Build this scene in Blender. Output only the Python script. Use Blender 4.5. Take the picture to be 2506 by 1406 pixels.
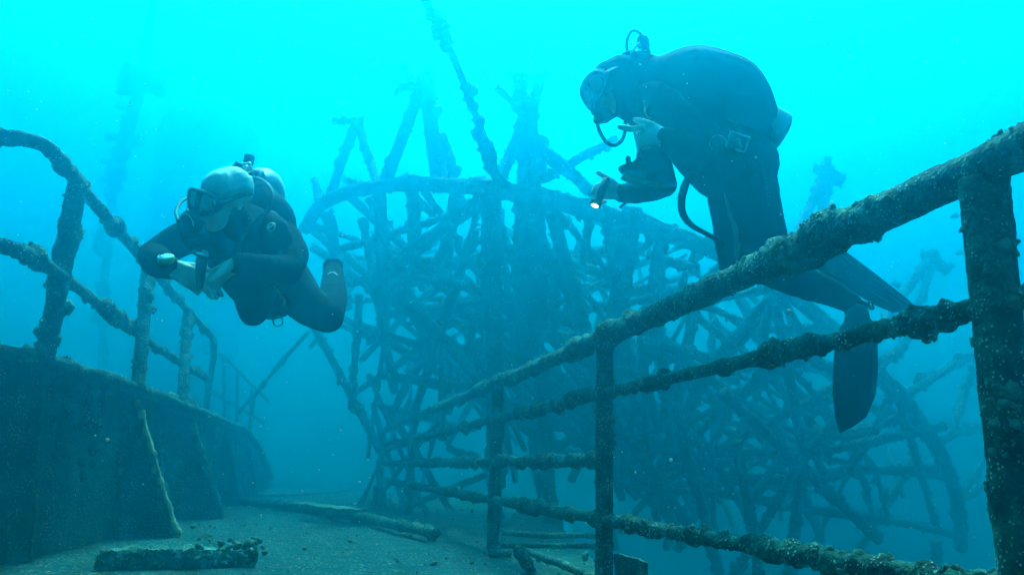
import bpy, math, random
import numpy as np
from mathutils import Vector, Matrix, Quaternion

for _o in list(bpy.data.objects):
    bpy.data.objects.remove(_o)
SC = bpy.context.scene
COL = SC.collection

# ------------------------------------------------------------------ camera
FPX, CX, CY = 2030.0, 1253.0, 703.0          # focal length and centre, in photo pixels
PITCH, ROLL = math.radians(12.45), 0.028
CAM = Vector((0, 0, 0.57))                    # the deck is z = 0
_F = Vector((0, math.cos(PITCH), math.sin(PITCH)))
_R0 = Vector((1, 0, 0)); _U0 = Vector((0, -math.sin(PITCH), math.cos(PITCH)))
_R = _R0 * math.cos(ROLL) + _U0 * math.sin(ROLL)
_U = _U0 * math.cos(ROLL) - _R0 * math.sin(ROLL)
cam_data = bpy.data.cameras.new('camera')
cam_data.sensor_width = 36.0
cam_data.lens = 36.0 * FPX / 2506.0
cam_data.clip_start = 0.05
cam_data.clip_end = 400
cam = bpy.data.objects.new('camera', cam_data)
COL.objects.link(cam)
cam.matrix_world = Matrix(((_R.x, _U.x, -_F.x, CAM.x), (_R.y, _U.y, -_F.y, CAM.y), (_R.z, _U.z, -_F.z, CAM.z), (0, 0, 0, 1)))
SC.camera = cam

def P(px, py, d):
    """world point seen at photo pixel (px, py) at depth d along the view"""
    return CAM + (_F + _R * ((px - CX) / FPX) + _U * ((CY - py) / FPX)) * d
def G(px, py, z=0.0):
    """world point where that pixel's ray meets height z"""
    r = _F + _R * ((px - CX) / FPX) + _U * ((CY - py) / FPX)
    return CAM + r * ((z - CAM.z) / r.z)

# ------------------------------------------------------------------ light: sun and sky above the sea
SUN_EL, SUN_AZ = math.radians(62), math.radians(0)     # azimuth from +Y (ahead) towards +X
w = bpy.data.worlds.new('World'); SC.world = w; w.use_nodes = True
nt = w.node_tree; nt.nodes.clear()
sky = nt.nodes.new('ShaderNodeTexSky'); sky.sky_type = 'NISHITA'; sky.sun_disc = False
sky.sun_elevation = SUN_EL; sky.sun_rotation = SUN_AZ
bg = nt.nodes.new('ShaderNodeBackground'); bg.inputs['Strength'].default_value = 0.05
wo = nt.nodes.new('ShaderNodeOutputWorld')
nt.links.new(sky.outputs[0], bg.inputs[0]); nt.links.new(bg.outputs[0], wo.inputs[0])
sl = bpy.data.lights.new('sun', 'SUN'); sl.energy = 5.0; sl.angle = math.radians(12); sl.color = (1.0, 0.96, 0.9)
sun = bpy.data.objects.new('sun', sl); COL.objects.link(sun)
_sd = Vector((math.cos(SUN_EL) * math.sin(SUN_AZ), math.cos(SUN_EL) * math.cos(SUN_AZ), math.sin(SUN_EL)))
sun.rotation_euler = _sd.to_track_quat('Z', 'Y').to_euler()
sun.location = (0, 0, 30)
SC.view_settings.view_transform = 'Standard'; SC.view_settings.look = 'None'
SC.view_settings.exposure = 3.03; SC.view_settings.gamma = 1.0; SC.view_settings.use_curve_mapping = False
SC.cycles.use_denoising = True
SC.cycles.volume_bounces = 3
SC.cycles.max_bounces = 10; SC.cycles.diffuse_bounces = 2; SC.cycles.glossy_bounces = 2
SC.cycles.transparent_max_bounces = 12
SC.cycles.sample_clamp_indirect = 4.0

# ------------------------------------------------------------------ helpers
rng = np.random.default_rng(7)
random.seed(7)

def _hash(ix, iy, iz, s):
    h = (ix.astype(np.int64) * 374761393 + iy.astype(np.int64) * 668265263 + iz.astype(np.int64) * 2147483647 + s * 144269504) & 0xffffffff
    h = ((h ^ (h >> 13)) * 1274126177) & 0xffffffff
    h = ((h ^ (h >> 16)) * 2246822519) & 0xffffffff
    return ((h ^ (h >> 15)) & 0xffffff) / float(0xffffff)
def vnoise(p, s=0):
    """value noise 0..1 at an (n,3) array"""
    i = np.floor(p); f = p - i; f = f * f * (3 - 2 * f); i = i.astype(np.int64)
    out = 0
    for dx in (0, 1):
        wx = f[:, 0] if dx else 1 - f[:, 0]
        for dy in (0, 1):
            wy = f[:, 1] if dy else 1 - f[:, 1]
            for dz in (0, 1):
                wz = f[:, 2] if dz else 1 - f[:, 2]
                out = out + wx * wy * wz * _hash(i[:, 0] + dx, i[:, 1] + dy, i[:, 2] + dz, s)
    return out
def fbm(p, oc=4, s=0):
    v = 0; a = 0.5; t = 0
    for k in range(oc):
        v = v + a * vnoise(p * (2.03 ** k) + 17.3 * k, s + k); t += a; a *= 0.55
    return v / t

def mesh(name, V, Fc, smooth=True):
    m = bpy.data.meshes.new(name)
    m.from_pydata([tuple(v) for v in V] if not isinstance(V, np.ndarray) else V.tolist(), [], Fc if isinstance(Fc, list) else Fc.tolist())
    if smooth:
        m.polygons.foreach_set('use_smooth', [True] * len(m.polygons))
    m.update()
    return m
def obj(name, me, mat=None, parent=None):
    o = bpy.data.objects.new(name, me); COL.objects.link(o)
    if mat is not None and me is not None:
        if len(me.materials) == 0: me.materials.append(mat)
    if parent is not None: o.parent = parent
    return o
def tag(o, label, cat, group=None, kind=None):
    if label: o['label'] = label
    if cat: o['category'] = cat
    if group: o['group'] = group
    if kind: o['kind'] = kind
    return o
def thing(name, label, cat, loc=(0, 0, 0), group=None):
    o = bpy.data.objects.new(name, None); COL.objects.link(o); o.location = loc
    o.empty_display_size = 0.1
    return tag(o, label, cat, group)
class MB:
    """collects pieces of one mesh, in world coordinates"""
    def __init__(s): s.V = []; s.F = []; s.n = 0
    def add(s, V, Fc):
        V = np.asarray(V, float); s.V.append(V)
        s.F += [[int(i) + s.n for i in f] for f in (Fc.tolist() if isinstance(Fc, np.ndarray) else Fc)]
        s.n += len(V)
    def build(s, name, mat, parent=None, smooth=True, origin=None):
        V = np.concatenate(s.V)
        root = parent
        off = np.zeros(3)
        while root is not None:
            off += np.array(root.location); root = root.parent
        o0 = np.array(origin) if origin is not None else V.mean(0)
        m = mesh(name, V - o0, s.F, smooth)
        o = obj(name, m, mat, parent)
        o.location = Vector(o0 - off)
        return o

def resample(pts, step):
    pts = np.asarray([tuple(p) for p in pts], float)
    seg = np.linalg.norm(np.diff(pts, axis=0), axis=1); L = np.concatenate([[0], np.cumsum(seg)])
    n = max(2, int(round(L[-1] / step)) + 1)
    t = np.linspace(0, L[-1], n)
    return np.stack([np.interp(t, L, pts[:, k]) for k in range(3)], 1), t / L[-1]
def smooth_path(pts, n=8):
    """Catmull-Rom through the points"""
    p = [np.array(tuple(q), float) for q in pts]
    if len(p) < 3: return np.array(p)
    p = [2 * p[0] - p[1]] + p + [2 * p[-1] - p[-2]]
    out = []
    for i in range(1, len(p) - 2):
        for k in range(n):
            t = k / n
            out.append(0.5 * ((2 * p[i]) + (p[i + 1] - p[i - 1]) * t + (2 * p[i - 1] - 5 * p[i] + 4 * p[i + 1] - p[i + 2]) * t * t + (3 * p[i] - p[i - 1] - 3 * p[i + 1] + p[i + 2]) * t ** 3))
    out.append(p[-2])
    return np.array(out)
def frames(c):
    T = np.gradient(c, axis=0); T /= np.linalg.norm(T, axis=1)[:, None] + 1e-12
    u = np.cross(T[0], [0.31, 0.77, 0.55]); u /= np.linalg.norm(u)
    N = np.zeros_like(c)
    for i in range(len(c)):
        u = u - T[i] * np.dot(u, T[i]); u /= np.linalg.norm(u); N[i] = u
    return T, N, np.cross(T, N)
def tube_vf(c, r, seg, cap=True, squash=None):
    """c (n,3) centres, r (n,) or (n,seg) radii"""
    n = len(c); T, N, B = frames(c)
    a = np.linspace(0, 2 * np.pi, seg, endpoint=False)
    r = np.asarray(r, float)
    if r.ndim == 0: r = np.full((n, seg), float(r))
    if r.ndim == 1: r = np.repeat(r[:, None], seg, 1)
    V = c[:, None, :] + r[:, :, None] * (np.cos(a)[None, :, None] * N[:, None, :] + np.sin(a)[None, :, None] * B[:, None, :])
    V = V.reshape(-1, 3)
    i = np.arange(n - 1)[:, None] * seg; j = np.arange(seg)[None, :]; k = (j + 1) % seg
    Fc = np.stack([i + j, i + k, i + seg + k, i + seg + j], -1).reshape(-1, 4).tolist()
    if cap:
        Fc.append(list(range(seg))[::-1]); Fc.append(list(range((n - 1) * seg, n * seg)))
    return V, Fc
def plain_tube(pts, r, seg=10, step=0.02):
    c, t = resample(pts, step)
    if not np.isscalar(r): r = np.interp(t, np.linspace(0, 1, len(r)), r)
    return tube_vf(c, np.full(len(c), r) if np.isscalar(r) else r, seg)
def crust(pts, r, step, seg, seed, thick=0.5, lump=1.0, fine=0.15, bare=0.42):
    """a pipe overgrown with marine life: bare stretches, thick sleeves, knobs; thick in pipe radii"""
    c, t = resample(pts, step)
    n = len(c); T, N, B = frames(c)
    a = np.linspace(0, 2 * np.pi, seg, endpoint=False)
    d = (np.cos(a)[None, :, None] * N[:, None, :] + np.sin(a)[None, :, None] * B[:, None, :])
    rr = np.full((n, seg), r) if np.isscalar(r) else np.repeat(np.interp(t, np.linspace(0, 1, len(r)), r)[:, None], seg, 1)
    p = (c[:, None, :] + d * rr[:, :, None]).reshape(-1, 3)
    r0 = float(np.mean(rr))
    sl = fbm(p / (r0 * 7.0), 2, seed)                     # long sleeves of growth
    sl = np.clip((sl - bare) / 0.16, 0, 1)
    kn = fbm(p / max(r0 * 1.5, step * 3), 2, seed + 11)                # knobs
    kn = np.clip((kn - 0.42) / 0.3, 0, 1) ** 1.3
    fi = fbm(p / max(r0 * 0.34, step * 1.8), 3, seed + 23) - 0.5         # shells
    g = r0 * (thick * (0.25 * sl + 1.0 * sl * kn * lump + 0.22 * kn) + fine * fi * (0.35 + sl))
    R_ = rr + g.reshape(n, seg)
    return tube_vf(c, R_, seg)

# ------------------------------------------------------------------ materials
def mat(name):
    m = bpy.data.materials.new(name); m.use_nodes = True
    b = m.node_tree.nodes['Principled BSDF']
    return m, m.node_tree, b
def plain(name, col, rough=0.6, metal=0.0, var=0.12, scale=30, bump=0.0, spec=0.3):
    m, t, b = mat(name)
    b.inputs['Roughness'].default_value = rough; b.inputs['Metallic'].default_value = metal
    b.inputs['Specular IOR Level'].default_value = spec
    tc = t.nodes.new('ShaderNodeTexCoord')
    no = t.nodes.new('ShaderNodeTexNoise'); no.inputs['Scale'].default_value = scale; no.inputs['Detail'].default_value = 4
    t.links.new(tc.outputs['Object'], no.inputs['Vector'])
    cr = t.nodes.new('ShaderNodeValToRGB')
    cr.color_ramp.elements[0].position = 0.3; cr.color_ramp.elements[1].position = 0.7
    cr.color_ramp.elements[0].color = tuple(max(0, c * (1 - var)) for c in col) + (1,)
    cr.color_ramp.elements[1].color = tuple(min(1, c * (1 + var)) for c in col) + (1,)
    t.links.new(no.outputs['Fac'], cr.inputs['Fac']); t.links.new(cr.outputs['Color'], b.inputs['Base Color'])
    if bump:
        bp = t.nodes.new('ShaderNodeBump'); bp.inputs['Strength'].default_value = bump; bp.inputs['Distance'].default_value = 0.004
        t.links.new(no.outputs['Fac'], bp.inputs['Height']); t.links.new(bp.outputs['Normal'], b.inputs['Normal'])
    return m
def growth(name, cols, scale=14, speck=0.5, speck_scale=90, bump=0.8, dist=0.01, stretch=None):
    """encrusted steel: patches of several colours, pale specks of shell, rough relief"""
    m, t, b = mat(name)
    b.inputs['Roughness'].default_value = 0.85; b.inputs['Specular IOR Level'].default_value = 0.15
    N = t.nodes.new; L = t.links.new
    tc = N('ShaderNodeTexCoord')
    n1 = N('ShaderNodeTexNoise'); n1.inputs['Scale'].default_value = scale; n1.inputs['Detail'].default_value = 6; n1.inputs['Roughness'].default_value = 0.7
    if stretch:
        mp = N('ShaderNodeMapping'); mp.inputs['Scale'].default_value = stretch; L(tc.outputs['Object'], mp.inputs['Vector']); L(mp.outputs[0], n1.inputs['Vector'])
    else: L(tc.outputs['Object'], n1.inputs['Vector'])
    cr = N('ShaderNodeValToRGB'); e = cr.color_ramp.elements
    k = len(cols)
    e[0].position = 0.36; e[0].color = cols[0] + (1,); e[1].position = 0.68; e[1].color = cols[-1] + (1,)
    for i in range(1, k - 1):
        x = e.new(0.36 + 0.32 * i / (k - 1)); x.color = cols[i] + (1,)
    L(n1.outputs['Fac'], cr.inputs['Fac'])
    vo = N('ShaderNodeTexVoronoi'); vo.inputs['Scale'].default_value = speck_scale
    L(tc.outputs['Object'], vo.inputs['Vector'])
    n2 = N('ShaderNodeTexNoise'); n2.inputs['Scale'].default_value = scale * 1.7; n2.inputs['Detail'].default_value = 3
    L(tc.outputs['Object'], n2.inputs['Vector'])
    lt = N('ShaderNodeMath'); lt.operation = 'LESS_THAN'; lt.inputs[1].default_value = 0.26
    L(vo.outputs['Distance'], lt.inputs[0])
    gt = N('ShaderNodeMapRange'); gt.inputs['From Min'].default_value = 0.42; gt.inputs['From Max'].default_value = 0.6
    L(n2.outputs['Fac'], gt.inputs['Value'])
    mu = N('ShaderNodeMath'); mu.operation = 'MULTIPLY'; L(lt.outputs[0], mu.inputs[0]); L(gt.outputs[0], mu.inputs[1])
    ms = N('ShaderNodeMath'); ms.operation = 'MULTIPLY'; ms.inputs[1].default_value = speck; L(mu.outputs[0], ms.inputs[0])
    mx = N('ShaderNodeMix'); mx.data_type = 'RGBA'
    L(ms.outputs[0], mx.inputs['Factor']); L(cr.outputs['Color'], mx.inputs[6]); mx.inputs[7].default_value = (0.62, 0.58, 0.46, 1)
    L(mx.outputs[2], b.inputs['Base Color'])
    n3 = N('ShaderNodeTexNoise'); n3.inputs['Scale'].default_value = scale * 6; n3.inputs['Detail'].default_value = 5
    L(tc.outputs['Object'], n3.inputs['Vector'])
    ad = N('ShaderNodeMath'); ad.operation = 'SUBTRACT'; L(n3.outputs['Fac'], ad.inputs[0]); 
    sc = N('ShaderNodeMath'); sc.operation = 'MULTIPLY'; sc.inputs[1].default_value = 0.4; L(vo.outputs['Distance'], sc.inputs[0]); L(sc.outputs[0], ad.inputs[1])
    bp = N('ShaderNodeBump'); bp.inputs['Strength'].default_value = bump; bp.inputs['Distance'].default_value = dist
    L(ad.outputs[0], bp.inputs['Height']); L(bp.outputs['Normal'], b.inputs['Normal'])
    return m
M = {}
M['rail'] = growth('rail_growth', [(0.006, 0.011, 0.008), (0.018, 0.038, 0.02), (0.045, 0.085, 0.045), (0.15, 0.21, 0.135)], 13, 0.85, 110, 1.0)
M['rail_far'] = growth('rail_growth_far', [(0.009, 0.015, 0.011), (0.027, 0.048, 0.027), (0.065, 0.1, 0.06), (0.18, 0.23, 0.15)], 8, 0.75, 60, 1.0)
M['truss'] = growth('truss_growth', [(0.016, 0.024, 0.016), (0.034, 0.05, 0.032), (0.065, 0.085, 0.055), (0.14, 0.17, 0.11)], 4, 0.5, 22, 0.7, 0.03)
M['plate'] = growth('plate_growth', [(0.005, 0.011, 0.008), (0.02, 0.045, 0.024), (0.05, 0.09, 0.05), (0.13, 0.19, 0.11)], 3.2, 0.7, 60, 1.0, 0.025, (1, 1, 0.4))
M['deck'] = growth('deck_silt', [(0.002, 0.008, 0.006), (0.005, 0.02, 0.013), (0.01, 0.033, 0.021), (0.035, 0.075, 0.05)], 4.5, 0.7, 45, 1.0, 0.025)
M['sand'] = growth('seabed_sand', [(0.12, 0.12, 0.09), (0.18, 0.18, 0.14), (0.22, 0.22, 0.17)], 0.8, 0.0, 20, 0.4, 0.03)
HAZE_COL = (0.0, 0.395, 0.565); HAZE_ABS = (0.0, 0.3, 0.35); HAZE_DEN = 0.172; HAZE_G = 0.9

# ------------------------------------------------------------------ decks, hull and seabed
def sheet(name, corners, nu, nv, amp, scale, mat_, seed, thick=0.0):
    """a rough sheet spanned by four corners (a, b, c, d in order)"""
    a, b, c, d = [np.array(tuple(q), float) for q in corners]
    u = np.linspace(0, 1, nu)[None, :, None]; v = np.linspace(0, 1, nv)[:, None, None]
    p = ((a * (1 - u) + b * u) * (1 - v) + (d * (1 - u) + c * u) * v).reshape(-1, 3)
    h = (fbm(p * np.array([1, 1, 0]) / scale, 5, seed) - 0.5) * 2 * amp + (fbm(p * np.array([1, 1, 0]) / (scale * 0.12), 3, seed + 5) - 0.5) * amp * 0.7
    p[:, 2] += h
    i = (np.arange(nv - 1)[:, None] * nu + np.arange(nu - 1)[None, :]).reshape(-1)
    Fc = np.stack([i, i + 1, i + nu + 1, i + nu], 1)
    b_ = MB(); b_.add(p, Fc)
    o = b_.build(name, mat_); o['kind'] = 'structure'
    return o
def box_vf(c, half, ax=(1, 0, 0), ay=(0, 1, 0), az=(0, 0, 1)):
    c = np.array(tuple(c), float); ax, ay, az = [np.array(tuple(q), float) for q in (ax, ay, az)]
    V = [c + sx * half[0] * ax + sy * half[1] * ay + sz * half[2] * az for sz in (-1, 1) for (sx, sy) in ((-1, -1), (1, -1), (1, 1), (-1, 1))]
    return np.array(V), [[3, 2, 1, 0], [4, 5, 6, 7], [0, 1, 5, 4], [1, 2, 6, 5], [2, 3, 7, 6], [3, 0, 4, 7]]
def grid_box(c, half, ax, ay, az, n, amp, seed, scale=0.12):
    """a box cut into a fine grid and roughened"""
    c = np.array(tuple(c), float); A = [np.array(tuple(q), float) for q in (ax, ay, az)]
    V = []; Fc = []; base = 0
    for k in range(3):
        i, j = [q for q in range(3) if q != k]
        for s in (-1, 1):
            ni, nj = n[i] + 1, n[j] + 1
            gi, gj = np.meshgrid(np.linspace(-1, 1, ni), np.linspace(-1, 1, nj))
            p = c + (gi.reshape(-1, 1) * half[i]) * A[i] + (gj.reshape(-1, 1) * half[j]) * A[j] + s * half[k] * A[k]
            V.append(p)
            q = (np.arange(nj - 1)[:, None] * ni + np.arange(ni - 1)[None, :]).reshape(-1)
            f = np.stack([q, q + 1, q + ni + 1, q + ni], 1) + base
            flip = (s < 0) != (k == 1)
            Fc += (f[:, ::-1] if flip else f).tolist(); base += len(p)
    V = np.concatenate(V)
    nv = np.stack([fbm(V / scale + 31.7 * q, 4, seed + q) - 0.5 + 0.45 * (fbm(V / (scale * 0.25) + 11.1 * q, 3, seed + 5 + q) - 0.5) for q in range(3)], 1)
    return V + nv * (2 * amp), Fc

RDIR = Vector((-0.245, 1, 0)).normalized()           # the way the right-hand railing runs, away from the camera
RA = Vector((0.86, 1.25, 0)); RN = Vector((RDIR.y, -RDIR.x, 0))
def on_rail(px, py):
    """point of the railing's upright plane seen at a photo pixel"""
    r = _F + _R * ((px - CX) / FPX) + _U * ((CY - py) / FPX)
    return CAM + r * ((RA - CAM).dot(RN) / r.dot(RN))
DZ = 0.1                                              # height of the deck
def GD(px, py, z=0.0): return G(px, py, z + DZ)
def project(p):
    v = Vector(p) - CAM; d = v.dot(_F)
    return CX + FPX * v.dot(_R) / d, CY - FPX * v.dot(_U) / d, d
WALL_A = Vector((-2.30, 4.7, 0)); WALL_DIR = Vector((-0.2, 1.0, 0)).normalized()
def wall(y):
    """inner foot of the left bulwark at distance y"""
    return Vector((WALL_A.x + (y - WALL_A.y) * -0.193 if y > 4.7 else WALL_A.x + 0.06 * (1 - math.exp(-(4.7 - y) * 2)) - 0.55 * max(0, 3.75 - y) ** 1.6, y, 0))

deck = sheet('deck', ((-3.9, 0.6, DZ), (1.15, 0.6, DZ), (-2.9, 17.4, DZ), (-5.6, 17.4, DZ)), 150, 330, 0.018, 0.5, M['deck'], 3)
hb = MB(); hb.add(*box_vf((-2.6, 9, -1.45), (3.2, 8.3, 1.45)))
# lower deck on the right, where the wrecked frame lies, out of sight below the picture
low = sheet('lower_deck', ((2.0, 0.5, -2.6), (12, 0.5, -2.6), (12, 24, -2.6), (-1.5, 24, -2.6)), 60, 100, 0.05, 1.2, M['deck'], 8)
seabed = sheet('seabed', ((-55, -35, -12), (55, -35, -12), (55, 75, -12), (-55, 75, -12)), 60, 60, 0.3, 9.0, M['sand'], 12)
hull = hb.build('hull_side', M['plate'], None, False); hull['kind'] = 'structure'

# ------------------------------------------------------------------ left bulwark
def make_bulwark():
    th = thing('bulwark', 'overgrown solid steel bulwark along the left edge of the deck', 'bulwark', tuple(wall(5.0)))
    ys = np.concatenate([np.linspace(2.0, 4.7, 40), np.linspace(4.76, 17.3, 120)])
    foot = np.array([tuple(wall(y)) for y in ys])
    top = np.where(ys < 10.5, 1.0, 1.0 - np.clip((ys - 10.5) / 6.8, 0, 1) ** 1.7 * 0.98)
    top = np.maximum(top, 0.03)
    T = np.gradient(foot, axis=0); T /= np.linalg.norm(T, axis=1)[:, None]
    inb = np.stack([T[:, 1], -T[:, 0], np.zeros(len(T))], 1)          # towards the deck
    nz = 34
    V = []; 
    for side in (0, 1):
        for k in range(nz):
            f = k / (nz - 1)
            p = foot + np.array([0, 0, 1]) * (top * f)[:, None] - 0.02 + np.array([0.02, 0.02, 0.02])
            p = p - inb * (0.03 if side else 0.0)
            r = (fbm(p / 0.35, 4, 31) - 0.45) * 0.07 + (fbm(p / 0.07, 3, 33) - 0.5) * 0.03
            V.append(p + (inb * r[:, None] if not side else -inb * r[:, None]))
    V = np.concatenate(V); n = len(ys)
    Fc = []
    for side in (0, 1):
        for k in range(nz - 1):
            o = (side * nz + k) * n; i = o + np.arange(n - 1)
            f = np.stack([i, i + 1, i + n + 1, i + n], 1)
            Fc += (f[:, ::-1] if side else f).tolist()
    b = MB(); b.add(V, Fc); b.build('plate', M['plate'], th)
    # top flange, standing inboard
    c = foot + np.array([0, 0, 1]) * (top + 0.012)[:, None] + inb * 0.03
    m = ys < 16.2
    c, inb2 = c[m], inb[m]; n = len(c); prof = []
    for (w_, h_) in ((-0.075, 0.018), (-0.03, 0.03), (0.03, 0.03), (0.075, 0.016), (0.075, -0.03), (0.0, -0.02), (-0.075, -0.03)):
        p = c + inb2 * w_ + np.array([0, 0, h_])
        r = (fbm(p / 0.09, 4, 41) - 0.4) * 0.045
        prof.append(p + np.array([0, 0, 1]) * r[:, None] + inb2 * (np.sign(w_) * r)[:, None])
    V = np.stack(prof, 1).reshape(-1, 3); s = 7
    i = np.arange(n - 1)[:, None] * s; j = np.arange(s)[None, :]; k = (j + 1) % s
    Fc = np.stack([i + j, i + k, i + s + k, i + s + j], -1).reshape(-1, 4).tolist()
    b = MB(); b.add(V, Fc); b.build('top_flange', M['rail_far'], th)
    # triangular stays and upright stiffeners
    def stay(y, reach, topz, name='stay'):
        f = np.array(tuple(wall(y))); t = np.array([WALL_DIR.x, WALL_DIR.y, 0]); a = np.array([WALL_DIR.y, -WALL_DIR.x, 0])
        N = 26; V = []; Fc = []
        for side in (-1, 1):
            for iz in range(N):
                z = topz * iz / (N - 1); wdt = 0.03 + (reach - 0.03) * (1 - iz / (N - 1))
                for ix in range(7):
                    p = f + a * (wdt * ix / 6) + np.array([0, 0, z]) + t * side * (0.008 if ix < 6 else 0.014)
                    V.append(p)
        V = np.array(V); r = (fbm(V / 0.08, 4, int(y * 10)) - 0.42) * 0.035
        sgn = np.repeat([-1, 1], N * 7)
        V = V + t * (sgn * r)[:, None] + a * (np.tile(np.arange(7) == 6, 2 * N) * r * 1.6)[:, None]
        for side in (0, 1):
            for iz in range(N - 1):
                for ix in range(6):
                    q = side * N * 7 + iz * 7 + ix; ff = [q, q + 1, q + 8, q + 7]
                    Fc.append(ff if side else ff[::-1])
        for iz in range(N - 1):
            q = iz * 7 + 6; Fc.append([q, q + 7, q + 7 + N * 7, q + N * 7])
        b = MB(); b.add(V, Fc); return b.build(name, M['plate'], th)
    stay(3.95, 0.12, 0.97); stay(5.35, 0.42, 0.97); stay(7.25, 0.42, 0.97); stay(9.6, 0.32, 0.97); stay(12.0, 0.26, 0.85)
    # crust along the free edge of the nearest stay: yellow-orange sponge
    f = wall(5.35); a = Vector((WALL_DIR.y, -WALL_DIR.x, 0))
    b = MB(); b.add(*crust([f + a * 0.405 + Vector((0, 0, 0.06)), f + a * 0.235 + Vector((0, 0, 0.45)), f + a * 0.045 + Vector((0, 0, 0.95))], 0.016, 0.012, 12, 77, 0.8, 1.0, 0.6, 0.2))
    e = b.build('edge_crust', M['sponge'], th)
    e['label'] = 'orange and pale sponge crust on the slanting edge of a stay'
    b = MB(); f = wall(7.25)
    b.add(*crust([f + a * 0.41 + Vector((0, 0, 0.06)), f + a * 0.045 + Vector((0, 0, 0.95))], 0.02, 0.015, 10, 79, 0.7, 1.0, 0.5, 0.2))
    b.build('edge_crust', M['pale'], th)
    # patches of growth on the inner face
    rw = np.random.default_rng(6); pw = []
    while len(pw) < 1100:
        y, z = 2.8 + rw.random() ** 1.3 * 11, rw.uniform(0.1, 0.95)
        q = wall(y) + Vector((0.008, 0, z))
        if fbm(np.array([tuple(q)]) * np.array([2.2, 2.2, 1.2]), 3, 71)[0] > 0.53: pw.append(np.array(tuple(q)))
    b = MB(); b.add(*tufts(pw, 0.017, 13, (0.7, 1, 1.2))); g = b.build('growth', M['rail_far'], th); g['kind'] = 'stuff'
    # tufts growing on the flange
    V, Fc = tufts([np.array(tuple(wall(y))) + np.array([0.02, 0, 1.03]) for y in np.random.default_rng(5).uniform(2.6, 9, 260)], 0.02, 9)
    b = MB(); b.add(V, Fc); g = b.build('growth', M['rail_far'], th); g['kind'] = 'stuff'
    return th
ICO = None
def ico():
    global ICO
    if ICO is None:
        t = (1 + 5 ** 0.5) / 2
        v = np.array([(-1, t, 0), (1, t, 0), (-1, -t, 0), (1, -t, 0), (0, -1, t), (0, 1, t), (0, -1, -t), (0, 1, -t), (t, 0, -1), (t, 0, 1), (-t, 0, -1), (-t, 0, 1)], float)
        v /= np.linalg.norm(v[0])
        f = np.array([(0, 11, 5), (0, 5, 1), (0, 1, 7), (0, 7, 10), (0, 10, 11), (1, 5, 9), (5, 11, 4), (11, 10, 2), (10, 7, 6), (7, 1, 8), (3, 9, 4), (3, 4, 2), (3, 2, 6), (3, 6, 8), (3, 8, 9), (4, 9, 5), (2, 4, 11), (6, 2, 10), (8, 6, 7), (9, 8, 1)])
        ICO = (v, f)
    return ICO
def tufts(pts, size, seed, squash=(1, 1, 1)):
    """small lumpy shells and knobs, one mesh"""
    r = np.random.default_rng(seed); v, f = ico(); V = []; Fc = []
    for i, p in enumerate(pts):
        s = size * r.lognormal(0, 0.5) * np.array(squash) * r.uniform(0.6, 1.4, 3)
        q, _ = np.linalg.qr(r.normal(size=(3, 3)))
        w_ = v * (1 + r.uniform(-0.16, 0.16, (12, 1)))
        V.append((w_ * s) @ q + np.asarray(p)); Fc.append(f + 12 * i)
    return np.concatenate(V), np.concatenate(Fc).tolist()
M['pale'] = growth('pale_growth', [(0.03, 0.055, 0.035), (0.075, 0.11, 0.07), (0.14, 0.18, 0.12), (0.28, 0.32, 0.24)], 9, 0.5, 60)
M['sponge'] = growth('orange_sponge', [(0.12, 0.1, 0.06), (0.45, 0.3, 0.16), (0.85, 0.45, 0.2), (0.9, 0.6, 0.35)], 12, 0.4, 60)
make_bulwark()

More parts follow.
